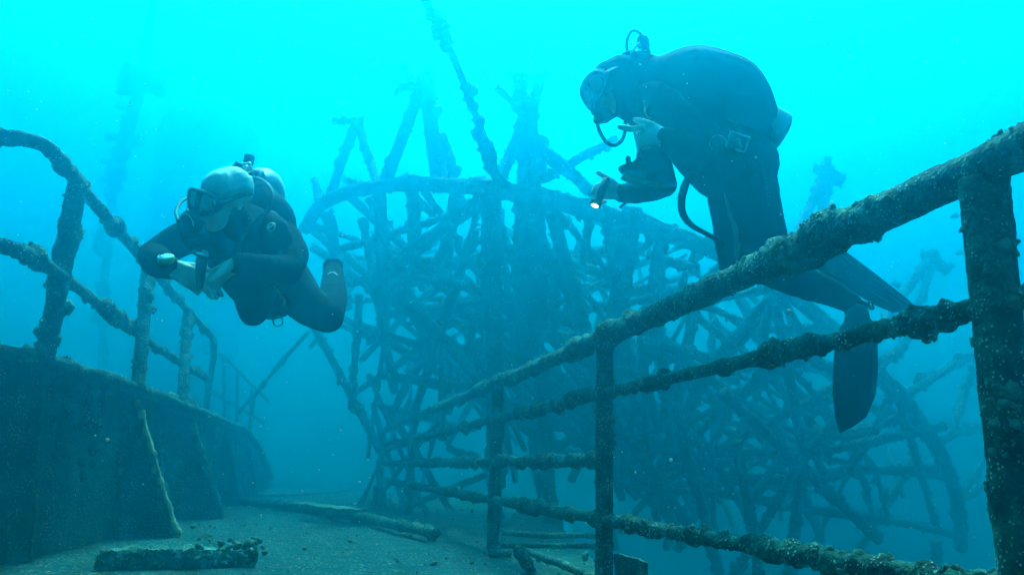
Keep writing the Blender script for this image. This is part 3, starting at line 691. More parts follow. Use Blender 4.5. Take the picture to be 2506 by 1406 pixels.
def emit_mat():
    m = bpy.data.materials.new('torch_lens_lit'); m.use_nodes = True; t = m.node_tree; t.nodes.clear()
    o = t.nodes.new('ShaderNodeOutputMaterial'); e = t.nodes.new('ShaderNodeEmission'); e.inputs['Strength'].default_value = 0.5; e.inputs['Color'].default_value = (0.95, 1, 0.98, 1)
    t.links.new(e.outputs[0], o.inputs['Surface']); return m
M['lamp'] = emit_mat()

def chain(pts, radii, flat=None, seg=20, n=5):
    """closed limb with round ends; flat = (axis, ratio) widens it along an axis"""
    pts = [np.array(tuple(p), float) for p in pts]
    c = smooth_path(pts, n) if len(pts) > 2 else np.array(pts)
    t = np.linspace(0, 1, len(c)); r = np.interp(t, np.linspace(0, 1, len(radii)), radii)
    c2, tt = resample(c, max(0.004, min(0.02, min(radii) * 0.5))); 
    L = np.r_[0, np.cumsum(np.linalg.norm(np.diff(c, axis=0), axis=1))]; r2 = np.interp(tt * L[-1], L, r)
    t0 = c2[1] - c2[0]; t0 /= np.linalg.norm(t0); t1 = c2[-1] - c2[-2]; t1 /= np.linalg.norm(t1)
    ph = np.linspace(0.06, math.pi / 2, 6)[:-1]
    A = np.array([c2[0] - t0 * r2[0] * math.cos(a) for a in ph]); B = np.array([c2[-1] + t1 * r2[-1] * math.cos(a) for a in ph[::-1]])
    cc = np.concatenate([A, c2, B]); rr_ = np.concatenate([r2[0] * np.sin(ph), r2, r2[-1] * np.sin(ph[::-1])])
    V, Fc = tube_vf(cc, rr_, seg)
    if flat:
        ax = np.array(tuple(flat[0]), float); ax /= np.linalg.norm(ax)
        C = np.repeat(cc, seg, 0); d = (V - C) @ ax
        V = V + ax[None, :] * (d * (flat[1] - 1))[:, None]
    return V, Fc, c2, r2
def union(chains, voxel, smooth=6, crease=0.0, seed=0):
    """one continuous surface round all the limbs; returns V, F"""
    b = MB()
    for ch in chains: b.add(ch[0], ch[1])
    V = np.concatenate(b.V); me = mesh('tmp', V, b.F)
    o = bpy.data.objects.new('tmp', me); COL.objects.link(o)
    m = o.modifiers.new('r', 'REMESH'); m.mode = 'VOXEL'; m.voxel_size = voxel
    s = o.modifiers.new('s', 'SMOOTH'); s.factor = 0.5; s.iterations = smooth
    dg = bpy.context.evaluated_depsgraph_get(); ev = o.evaluated_get(dg); me2 = ev.to_mesh()
    n = len(me2.vertices); co = np.zeros(n * 3); me2.vertices.foreach_get('co', co); co = co.reshape(-1, 3)
    Fc = [list(p.vertices) for p in me2.polygons]
    nr = np.zeros(n * 3); me2.vertices.foreach_get('normal', nr); nr = nr.reshape(-1, 3)
    ev.to_mesh_clear(); bpy.data.objects.remove(o); bpy.data.meshes.remove(me)
    if crease:
        w_ = 1 - np.abs(2 * fbm(co * np.array([14, 14, 9]), 3, seed) - 1)
        co = co + nr * ((w_ - 0.75) * crease)[:, None]
    return co, Fc
def part(name, VF, mat_, parent, smooth=True):
    b = MB(); b.add(VF[0], VF[1]); return b.build(name, mat_, parent, smooth)
def ribbon(pts, wdir, w_, t=0.004, n=6):
    c = smooth_path(pts, n) if len(pts) > 2 else np.array([tuple(p) for p in pts], float)
    T = np.gradient(c, axis=0); T /= np.linalg.norm(T, axis=1)[:, None]
    wd = np.array([tuple(q) for q in wdir], float) if np.ndim(wdir[0]) else np.repeat(np.array([tuple(wdir)], float), len(c), 0)
    if len(wd) != len(c): wd = np.stack([np.interp(np.linspace(0, 1, len(c)), np.linspace(0, 1, len(wd)), wd[:, k]) for k in range(3)], 1)
    wd = wd - T * np.sum(wd * T, 1)[:, None]; wd /= np.linalg.norm(wd, axis=1)[:, None]
    nn = np.cross(T, wd); w_ = np.interp(np.linspace(0, 1, len(c)), np.linspace(0, 1, np.size(w_)), np.atleast_1d(w_))[:, None] / 2
    V = np.stack([c + wd * w_ + nn * t / 2, c - wd * w_ + nn * t / 2, c - wd * w_ - nn * t / 2, c + wd * w_ - nn * t / 2], 1).reshape(-1, 3)
    n_ = len(c); i = np.arange(n_ - 1)[:, None] * 4; j = np.arange(4)[None, :]; k = (j + 1) % 4
    Fc = np.stack([i + j, i + k, i + 4 + k, i + 4 + j], -1).reshape(-1, 4).tolist() + [[3, 2, 1, 0], [4 * n_ - 4, 4 * n_ - 3, 4 * n_ - 2, 4 * n_ - 1]]
    return V, Fc
def hose(pts, r, seg=10, step=0.008, ridges=False):
    c, t = resample(smooth_path(pts, 8), step)
    rr_ = np.full(len(c), r)
    if ridges: rr_ = r * (1 + 0.14 * (np.arange(len(c)) % 2))
    return tube_vf(c, rr_, seg)
def ring(c, n, R_, r, seg=28, part_=1.0, start=0.0):
    c = Vector(c); n = Vector(n).normalized(); a = n.orthogonal().normalized(); b_ = n.cross(a)
    pts = np.array([tuple(c + (a * math.cos(x) + b_ * math.sin(x)) * R_) for x in np.linspace(start, start + 2 * math.pi * part_, seg)])
    return tube_vf(pts, r, 8)
def lathe(c, axis, prof, seg=28):
    """prof: list of (radius, distance along axis)"""
    c = Vector(c); n = Vector(axis).normalized(); a = n.orthogonal().normalized(); b_ = n.cross(a)
    V = [tuple(c + n * h + (a * math.cos(2 * math.pi * k / seg) + b_ * math.sin(2 * math.pi * k / seg)) * r) for r, h in prof for k in range(seg)]
    Fc = [[i * seg + k, i * seg + (k + 1) % seg, (i + 1) * seg + (k + 1) % seg, (i + 1) * seg + k] for i in range(len(prof) - 1) for k in range(seg)]
    Fc.append(list(range(seg))[::-1]); Fc.append(list(range((len(prof) - 1) * seg, len(prof) * seg)))
    return np.array(V), Fc
def hand(W, x, n, s, curls, thumb=(0.7, 0.6, -0.3), L=1.0, spread=1.0, tcurl=0.5):
    """limb chains of a hand: W wrist, x towards the fingers, n back of the hand, s towards the thumb; curls per finger in radians"""
    x = Vector(x).normalized(); s = Vector(s); s = (s - x * s.dot(x)).normalized(); nn = s.cross(x)
    n = nn if nn.dot(Vector(n)) > 0 else -nn
    W = Vector(W); out = []
    offs = (0.030, 0.010, -0.010, -0.029); lens = ((0.04, 0.026, 0.022), (0.045, 0.03, 0.023), (0.041, 0.028, 0.022), (0.032, 0.021, 0.019))
    for i in range(4):
        k = W + x * (0.088 - 0.006 * abs(i - 1)) * L + s * offs[i] * spread * L
        out.append(chain([W + s * offs[i] * 0.6 * L, (W + k) / 2 + s * offs[i] * 0.15 * L + n * 0.003, k], [0.0165 * L, 0.016 * L, 0.0125 * L], None, 12))
        a = 0.0; p = k; pts = [k]; d0 = (x + s * offs[i] * 3.0 * (spread - 0.6)).normalized()
        for j, l in enumerate(lens[i]):
            a += curls[i] * (1.0, 1.15, 0.8)[j]
            p = p + (d0 * math.cos(a) - n * math.sin(a)) * l * L; pts.append(p)
        out.append(chain(pts, [0.0112 * L, 0.0102 * L, 0.0095 * L, 0.0078 * L], None, 12))
    t0 = W + s * 0.022 * L + x * 0.018 * L; d = (s * thumb[0] + x * thumb[1] + n * thumb[2]).normalized()
    t1 = t0 + d * 0.045 * L; d2 = (d + x * tcurl).normalized(); t2 = t1 + d2 * 0.034 * L; t3 = t2 + (d2 + x * 0.2).normalized() * 0.026 * L
    out.append(chain([t0, t1, t2, t3], [0.017 * L, 0.0135 * L, 0.0115 * L, 0.009 * L], None, 12))
    return out
def person_mesh(th, chains, skins, mats, voxel=0.0048, crease=0.004, seed=0, face=None):
    """body as one continuous mesh; skins = index of material per chain"""
    V, Fc = union(chains, voxel, 5, crease, seed)
    b = MB(); b.add(V, Fc); o = b.build('body', mats[0], th)
    for m in mats[1:]: o.data.materials.append(m)
    sp = []; sr = []; sm = []
    for ch, k in zip(chains, skins):
        sp.append(ch[2]); sr.append(ch[3]); sm += [k] * len(ch[2])
    sp = np.concatenate(sp); sr = np.concatenate(sr); sm = np.array(sm)
    cen = np.array([V[f].mean(0) for f in Fc])
    mi = np.zeros(len(Fc), int)
    for a in range(0, len(cen), 4000):
        d = np.linalg.norm(cen[a:a + 4000, None, :] - sp[None], axis=2) - sr[None]
        mi[a:a + 4000] = sm[np.argmin(d, 1)]
    if face is not None:
        c, f_, cut = face
        d = cen - np.array(tuple(c)); q = (d @ np.array(tuple(f_)))
        mi[(np.linalg.norm(d, axis=1) < 0.16) & (q > cut)] = 1
    o.data.polygons.foreach_set('material_index', mi.tolist()); o.data.update()
    return o, V, Fc
class Surf:
    """finds the front surface of a diver at a photo pixel"""
    def __init__(s): s.V = []; s.F = []; s.n = 0; s.t = None
    def add(s, V, Fc):
        s.V += [tuple(v) for v in V]; s.F += [[i + s.n for i in f] for f in Fc]; s.n += len(V); s.t = None
    def __call__(s, px, py, off=0.004, fallback=3.2):
        if s.t is None: s.t = BVHTree.FromPolygons(s.V, s.F)
        d = (_F + _R * ((px - CX) / FPX) + _U * ((CY - py) / FPX))
        h = s.t.ray_cast(CAM, d.normalized())
        if h[0] is None: return P(px, py, fallback)
        return h[0] - d.normalized() * off
def cam_vec(r, u, f): return _R * r + _U * u + _F * f
def make_mask(th, c, fwd, e, headc, hr, sc=1.0, mat_frame=None):
    """diving mask; c = middle of the glass, fwd where it looks, e across the eyes"""
    f = Vector(fwd).normalized(); e = Vector(e); e = (e - f * e.dot(f)).normalized(); u = e.cross(f) * -1
    if u.dot(_U) < 0: u = -u
    c = Vector(c)
    def at(x, y, z): return c + e * x * sc + u * y * sc + f * z * sc
    mk = thing('mask', None, None, tuple(c)); mk.parent = th; mk.location = c - Vector(th.location)
    root = th
    def outline(a, b_, z, n=40, notch=0.012):
        pts = []
        for k in range(n):
            w_ = 2 * math.pi * k / n; cx, sy = math.cos(w_), math.sin(w_)
            x = a * math.copysign(abs(cx) ** 0.75, cx); y = b_ * math.copysign(abs(sy) ** 0.75, sy)
            if sy < 0: y += notch * math.exp(-(x / 0.016) ** 2)
            pts.append(at(x, y, z - 0.28 * x * x / 0.08))
        return pts
    o1 = outline(0.080, 0.048, 0.0); o2 = outline(0.076, 0.05, -0.03); o3 = outline(0.066, 0.046, -0.062)
    n = len(o1)
    V = np.array([tuple(p) for p in o1 + o2 + o3]); Fc = [[i * n + k, i * n + (k + 1) % n, (i + 1) * n + (k + 1) % n, (i + 1) * n + k] for i in (0, 1) for k in range(n)]
    b = MB(); b.add(V, Fc); b.build('skirt', mat_frame or M['rubber'], mk)
    b = MB(); b.add(*tube_vf(np.array([tuple(p) for p in o1 + o1[:1]]), 0.0085 * sc, 8)); b.build('frame', mat_frame or M['rubber'], mk)
    b = MB(); b.add(*tube_vf(np.array([tuple(at(0, 0.046 - 0.072 * k / 6, 0.003)) for k in range(7)]), [0.005 * sc, 0.005 * sc, 0.006 * sc, 0.007 * sc, 0.009 * sc, 0.011 * sc, 0.012 * sc], 8)); b.build('nose_bridge', mat_frame or M['rubber'], mk)
    pl = [at(0, 0, -0.008)] + [at(*q) for q in [((p - c).dot(e) / sc * 0.97, (p - c).dot(u) / sc * 0.97, (p - c).dot(f) / sc - 0.008) for p in o1]]
    b = MB(); b.add(np.array([tuple(p) for p in pl]), [[0, 1 + k, 1 + (k + 1) % n] for k in range(n)]); b.build('faceplate', M['rubber'], mk, False)
    for sx in (-1, 1):
        pts = [at(sx * 0.04, 0.004, -0.002)]
        for k in range(28):
            w_ = 2 * math.pi * k / 28; cx, sy = math.cos(w_), math.sin(w_)
            x = sx * 0.041 + 0.027 * math.copysign(abs(cx) ** 0.8, cx); y = 0.006 + 0.033 * math.copysign(abs(sy) ** 0.8, sy)
            pts.append(at(x, y, 0.0 - 0.28 * x * x / 0.08))
        V = np.array([tuple(p) for p in pts]); V2 = V - np.array(tuple(f)) * 0.003
        Fc = [[0, 1 + k, 1 + (k + 1) % 28] for k in range(28)] + [[29, 30 + (k + 1) % 28, 30 + k] for k in range(28)] + [[1 + k, 30 + k, 30 + (k + 1) % 28, 1 + (k + 1) % 28] for k in range(28)]
        b = MB(); b.add(np.concatenate([V, V2]), Fc); b.build('lens', M['glass'], mk, False)
    # strap round the back of the head
    hc = Vector(headc); pts = []; wd = []
    for k in range(17):
        a = math.pi * (0.02 + 0.96 * k / 16)
        p = hc + e * math.cos(a) * (hr + 0.004) - f * math.sin(a) * (hr + 0.006) + u * (0.012 + 0.0 * math.sin(a))
        pts.append(p)
    pts = [at(0.078, 0.004, -0.012)] + pts + [at(-0.078, 0.004, -0.012)]
    part('strap', ribbon(pts, [tuple(u)], [0.016, 0.022, 0.03, 0.036, 0.03, 0.022, 0.016], 0.004, 4), M['rubber'], mk)
    return mk, at
def eyes(th, headc, fwd, e, u, off):
    for sx in (-1, 1):
        c = Vector(headc) + Vector(fwd) * off + Vector(e) * sx * 0.031 + Vector(u) * 0.004
        v, f = lathe(c - Vector(fwd) * 0.012, fwd, [(0.001, 0), (0.008, 0.002), (0.012, 0.008), (0.012, 0.014), (0.009, 0.02), (0.004, 0.0235), (0.001, 0.024)], 14)
        part('eye', (v, f), M['eye'], th)
        part('iris', lathe(c + Vector(fwd) * 0.0105, fwd, [(0.0055, 0), (0.005, 0.0012), (0.001, 0.0018)], 12), M['rubber'], th)
def fin_blade(th, outline, depth, thick=0.012, ribs=(), mat_=None):
    """flat tapering fin blade; outline in photo pixels, depth(px, py) in metres"""
    A = [P(x, y, depth(x, y)) for x, y in outline]; B = [p + _F * thick for p in A]
    n = len(A); fin = MB()
    fin.add(np.array([tuple(p) for p in A + B]), [list(range(n)), list(range(2 * n - 1, n - 1, -1))] + [[k, n + k, n + (k + 1) % n, (k + 1) % n] for k in range(n)])
    o = fin.build('fin', mat_ or M['fin'], th, False)
    for pts, r in ribs:
        part('fin_rib', hose([P(x, y, depth(x, y) - 0.002) for x, y in pts], r, 8), M['fin_pale'], o)
    return o

# ------------------------------------------------------------------ the near diver on the left
def make_left_diver():
    D = lambda x, y, dd=0.0: P(x, y, 3.3 + dd)
    th = thing('person', 'bare headed diver in black wetsuit floating over the deck, gauge in hands', 'diver', tuple(D(640, 700, 0.3)))
    hc = D(549, 478, -0.27); fwd = cam_vec(-0.5, -0.2, -0.84).normalized(); e = cam_vec(0.84, -0.26, -0.42); e = (e - fwd * e.dot(fwd)).normalized()
    u = e.cross(fwd); u = u if u.dot(_U) > 0 else -u
    ch = []; mi = []
    def A(pts, radii, k=0, flat=None): ch.append(chain(pts, radii, flat)); mi.append(k)
    # head: skull, face, jaw, nose, ears
    A([hc - fwd * 0.035 + u * 0.026, hc + fwd * 0.01 + u * 0.02], [0.078, 0.074], 1)
    A([hc + fwd * 0.03 - u * 0.02, hc + fwd * 0.036 - u * 0.06, hc + fwd * 0.038 - u * 0.086], [0.056, 0.052, 0.044], 1)
    A([hc + fwd * 0.088 - u * 0.01, hc + fwd * 0.104 - u * 0.035], [0.012, 0.016], 1)
    for sx in (-1, 1):
        A([hc + e * sx * 0.07 + u * 0.012 - fwd * 0.01, hc + e * sx * 0.072 - u * 0.028 - fwd * 0.006], [0.014, 0.01], 1)
    A([hc - u * 0.06 - fwd * 0.02, D(592, 560, -0.1), D(605, 585, 0.0)], [0.06, 0.062, 0.07], 0)
    A([D(598, 575, -0.02), D(608, 620, 0.08), D(635, 670, 0.25), D(662, 705, 0.42)], [0.125, 0.15, 0.145, 0.14], 0, (_R, 1.12))
    A([D(520, 568, 0.0), D(600, 562, 0.03), D(690, 585, 0.08)], [0.07, 0.085, 0.075])
    A([D(512, 566, 0.0), D(445, 585, -0.03), D(378, 625, -0.08)], [0.075, 0.066, 0.058])
    wr = D(418, 655, -0.30)
    A([D(376, 626, -0.08), D(388, 642, -0.2), wr], [0.058, 0.058, 0.042])
    hand_r = hand(wr + cam_vec(0.01, 0, -0.01), cam_vec(0.84, -0.42, -0.1), cam_vec(0.1, 0.6, -0.8), cam_vec(0.45, 0.8, 0.3), (0.4, 0.45, 0.5, 0.55), (0.5, 0.8, -0.55), 1.0)
    ch.extend(hand_r); mi.extend([1] * len(hand_r))
    A([D(692, 585, 0.08), D(715, 625, -0.02), D(702, 660, -0.12)], [0.075, 0.064, 0.056])
    wl = D(588, 645, -0.3)
    A([D(702, 660, -0.12), D(645, 655, -0.22), wl], [0.058, 0.052, 0.04])
    hand_l = hand(wl + cam_vec(-0.005, 0, 0), cam_vec(-0.82, -0.52, -0.2), cam_vec(-0.35, 0.75, -0.55), cam_vec(-0.2, 0.4, -0.9), (0.55, 0.6, 0.6, 0.6), (0.35, 0.8, -0.5), 1.05)
    ch.extend(hand_l); mi.extend([1] * len(hand_l))
    A([D(632, 672, 0.36), D(622, 722, 0.1), D(619, 762, -0.06)], [0.108, 0.082, 0.056])
    A([D(619, 760, -0.06), D(634, 735, 0.25), D(645, 715, 0.52)], [0.056, 0.055, 0.045])
    A([D(692, 672, 0.36), D(745, 738, 0.25), D(798, 776, 0.18)], [0.11, 0.088, 0.066])
    A([D(800, 774, 0.18), D(814, 725, 0.42), D(815, 678, 0.72)], [0.07, 0.064, 0.05])
    A([D(815, 678, 0.72), D(815, 658, 0.86)], [0.052, 0.045])
    A([D(645, 715, 0.52), D(648, 705, 0.62)], [0.048, 0.042])
    body, V, Fc = person_mesh(th, ch, mi, [M['suit'], M['skin']], 0.0048, 0.008, 3)
    S = Surf(); S.add(V, Fc)
    eyes(th, hc, fwd, e, u, 0.072)
    mc = hc + fwd * 0.118 - u * 0.012
    make_mask(th, mc, fwd, e, hc - fwd * 0.02 + u * 0.01, 0.079, 0.86)
    # vest: wing, shoulder pads, waist
    vch = [chain([D(640, 500, 0.16), D(664, 540, 0.14), D(670, 590, 0.2), D(672, 625, 0.26)], [0.085, 0.1, 0.098, 0.08]), chain([D(540, 590, -0.03), D(560, 640, 0.05), D(600, 690, 0.2)], [0.07, 0.075, 0.08]),
           chain([D(655, 545, -0.02), D(672, 580, -0.06), D(660, 640, 0.02), D(650, 690, 0.22)], [0.055, 0.07, 0.075, 0.08]), chain([D(590, 680, 0.2), D(645, 682, 0.26), D(702, 672, 0.3)], [0.07, 0.08, 0.07])]
    vv = union(vch, 0.008, 5, 0.006, 9); part('vest', vv, M['vest'], th); S.add(*vv)
    # air cylinder
    ax = (D(668, 620, 0.66) - D(640, 448, 0.2)).normalized(); tp = D(640, 448, 0.2)
    tk = part('air_cylinder', lathe(tp - ax * 0.075, ax, [(0.018, 0), (0.02, 0.03), (0.045, 0.04), (0.07, 0.058), (0.085, 0.085), (0.09, 0.12), (0.09, 0.6), (0.08, 0.63), (0.01, 0.635)], 36), M['tank'], th)
    vc = D(607, 428, 0.04)
    part('valve', lathe(vc, ax * -1, [(0.018, -0.08), (0.02, 0.0), (0.016, 0.03)], 16), M['steel'], tk)
    part('valve_knob', lathe(D(600, 420, 0.03), D(567, 399, 0.0) - D(600, 420, 0.03), [(0.010, 0), (0.011, 0.012), (0.02, 0.014), (0.021, 0.045), (0.017, 0.05)], 18), M['rubber'], tk)
    part('valve_knob', lathe(D(605, 418, 0.0), D(611, 380, 0.0) - D(605, 418, 0.0), [(0.010, 0), (0.012, 0.025), (0.02, 0.027), (0.021, 0.06), (0.016, 0.066)], 18), M['rubber'], tk)
    part('valve_knob', lathe(D(610, 424, 0.0), D(640, 436, 0.0) - D(610, 424, 0.0), [(0.012, 0), (0.022, 0.006), (0.022, 0.03), (0.015, 0.034)], 18), M['rubber'], tk)
    yk = []
    for (x, y) in ((594, 402), (612, 399), (616, 418), (600, 424), (594, 402), (600, 401)): yk.append(D(x, y, -0.06))
    part('yoke', tube_vf(resample(yk, 0.004)[0], 0.0055, 8), M['steel'], tk)
    part('yoke_screw', lathe(D(604, 412, -0.07), cam_vec(0, 0, -1), [(0.012, -0.01), (0.012, 0.01), (0.006, 0.014)], 14), M['steel'], tk)
    part('first_stage', chain([D(594, 432, -0.03), D(612, 440, -0.03)], [0.017, 0.016])[:2], M['steel'], tk)
    # regulator and hoses
    rc = hc + fwd * 0.15 - u * 0.092 - e * 0.018
    rg = part('regulator', lathe(rc - fwd * 0.045, fwd, [(0.016, -0.03), (0.02, 0.0), (0.042, 0.008), (0.047, 0.02), (0.047, 0.035), (0.04, 0.045), (0.012, 0.048)], 28), M['rubber'], th)
    part('purge_ring', ring(rc + fwd * 0.0, fwd, 0.037, 0.0022, 32, 0.45, 2.2), M['steel'], rg)
    part('exhaust_tee', chain([rc - fwd * 0.02 - u * 0.03 - e * 0.045, rc - fwd * 0.012 - u * 0.042, rc - fwd * 0.02 - u * 0.03 + e * 0.045], [0.014, 0.02, 0.014])[:2], M['rubber'], rg)
    part('air_hose', hose([D(598, 436, 0.02), D(540, 470, 0.06), D(480, 480, 0.0), D(448, 490, -0.12), D(431, 515, -0.24), D(436, 540, -0.36), rc - e * 0.04], 0.0065), M['rubber'], th)
    part('air_hose', hose([D(560, 500, 0.02), D(480, 490, -0.1), D(455, 520, -0.2), D(440, 548, -0.3), D(447, 585, -0.36), D(470, 610, -0.4)], 0.0055), M['rubber'], th)
    h2 = [D(615, 432, 0), D(648, 446, -0.12), D(666, 474, -0.18), D(657, 512, -0.22), D(622, 545, -0.25), D(600, 568, -0.25), D(588, 600, -0.22), D(582, 630, -0.2)]
    part('air_hose', hose(h2, 0.0075), M['grey_rubber'], th)
    part('inflator_hose', hose([D(452, 590, -0.34), D(470, 610, -0.38), D(500, 626, -0.38), D(525, 632, -0.36)], 0.011, 12, 0.006, True), M['rubber'], th)
    part('hose_clip', chain([D(484, 620, -0.395), D(508, 626, -0.395)], [0.006, 0.005])[:2], M['steel'], th)
    part('air_hose', hose([D(708, 545, 0.12), D(726, 580, 0.12), D(735, 615, 0.14), D(736, 652, 0.2), D(725, 690, 0.25)], 0.0075), M['rubber'], th)
    # wrist computer on the right arm
    wc = S(406, 634, 0.012, 3.0); wn = cam_vec(0.05, 0.93, -0.36).normalized()
    cp = part('wrist_computer', lathe(wc, wn, [(0.026, -0.012), (0.03, -0.008), (0.03, 0.006), (0.027, 0.009)], 32), M['rim_yellow'], th)
    part('dial', lathe(wc + wn * 0.0085, wn, [(0.0285, 0), (0.0285, 0.003), (0.025, 0.005), (0.002, 0.0052)], 32), M['dial'], cp)
    part('bezel_mark', ring(wc + wn * 0.0142, wn, 0.019, 0.0016, 24, 0.35, 1.4), M['rubber'], cp)
    # emblem patch on the shoulder, rings and clip
    em = S(664, 556, 0.004)
    part('shoulder_badge', ring(em, cam_vec(-0.2, 0.2, -1), 0.016, 0.0035, 24), M['steel'], th)
    part('shoulder_badge', chain([em + cam_vec(-0.014, -0.006, -0.004), em + cam_vec(0.013, 0.012, -0.004)], [0.0035, 0.004])[:2], M['steel'], th)
    cl = [S(668, 698, 0.008), S(682, 714, 0.01), S(700, 738, 0.012)]
    part('bolt_snap', hose(cl, 0.0045), M['steel'], th); part('bolt_snap', ring(cl[2], cam_vec(0.3, 0.2, -1), 0.012, 0.003), M['steel'], th)
    part('lanyard', hose([S(704, 744, 0.01), D(698, 758, 0.1), D(690, 770, 0.08), D(688, 778, 0.07)], 0.003), M['rubber'], th)
    part('split_ring', ring(D(680, 786, 0.07), cam_vec(0.2, 0.1, -1), 0.019, 0.0025), M['steel'], th)
    part('chest_buckle', chain([S(528, 552, 0.004), S(522, 560, 0.004)], [0.005, 0.004])[:2], M['steel'], th)
    part('ankle_buckle', hose([S(803, 670, 0.004, 4), S(815, 666, 0.006, 4), S(826, 673, 0.004, 4)], 0.004), M['steel'], th)
    # fins, pointing away behind the legs
    for (x, y, d0) in ((815, 655, 4.12), (648, 704, 3.9)):
        a = P(x, y, d0); dirv = (a - CAM).normalized(); sd = (_R - dirv * _R.dot(dirv)).normalized(); up_ = sd.cross(dirv)
        fin = MB(); prof = [(0.0, 0.045, 0.045), (0.10, 0.05, 0.035), (0.2, 0.052, 0.012), (0.4, 0.055, 0.008), (0.52, 0.055, 0.006), (0.58, 0.04, 0.005)]
        V = []
        for l, w_, t_ in prof:
            for (sx, sz) in ((-1, -0.6), (-0.6, -1), (0.6, -1), (1, -0.6), (1, 0.6), (0.6, 1), (-0.6, 1), (-1, 0.6)): V.append(tuple(a + dirv * l + sd * sx * w_ + up_ * sz * t_))
        Fc = [[i * 8 + k, i * 8 + (k + 1) % 8, i * 8 + 8 + (k + 1) % 8, i * 8 + 8 + k] for i in range(5) for k in range(8)] + [list(range(8))[::-1], list(range(40, 48))]
        fin.add(np.array(V), Fc); fin.build('fin', M['fin'], th)
    # pressure gauge held in both hands: a thing of its own
    gc = D(491, 668, -0.375); gu = cam_vec(0.12, 0.98, -0.1).normalized(); gr = cam_vec(0.8, -0.1, -0.6).normalized()
    g = thing('gauge_console', 'slim black gauge console gripped between the hands of the bare headed diver', 'gauge', tuple(gc))
    b = MB(); b.add(*union([chain([gc + gu * 0.045, gc + gu * 0.01, gc - gu * 0.045], [0.02, 0.018, 0.013], (gr, 1.15))], 0.004, 4)); b.build('case', M['rubber'], g)
    part('hose_end', hose([gc + gu * 0.06, gc + gu * 0.078 + gr * 0.004, D(520, 634, -0.34)], 0.006), M['steel'], g)
    return th
make_left_diver()

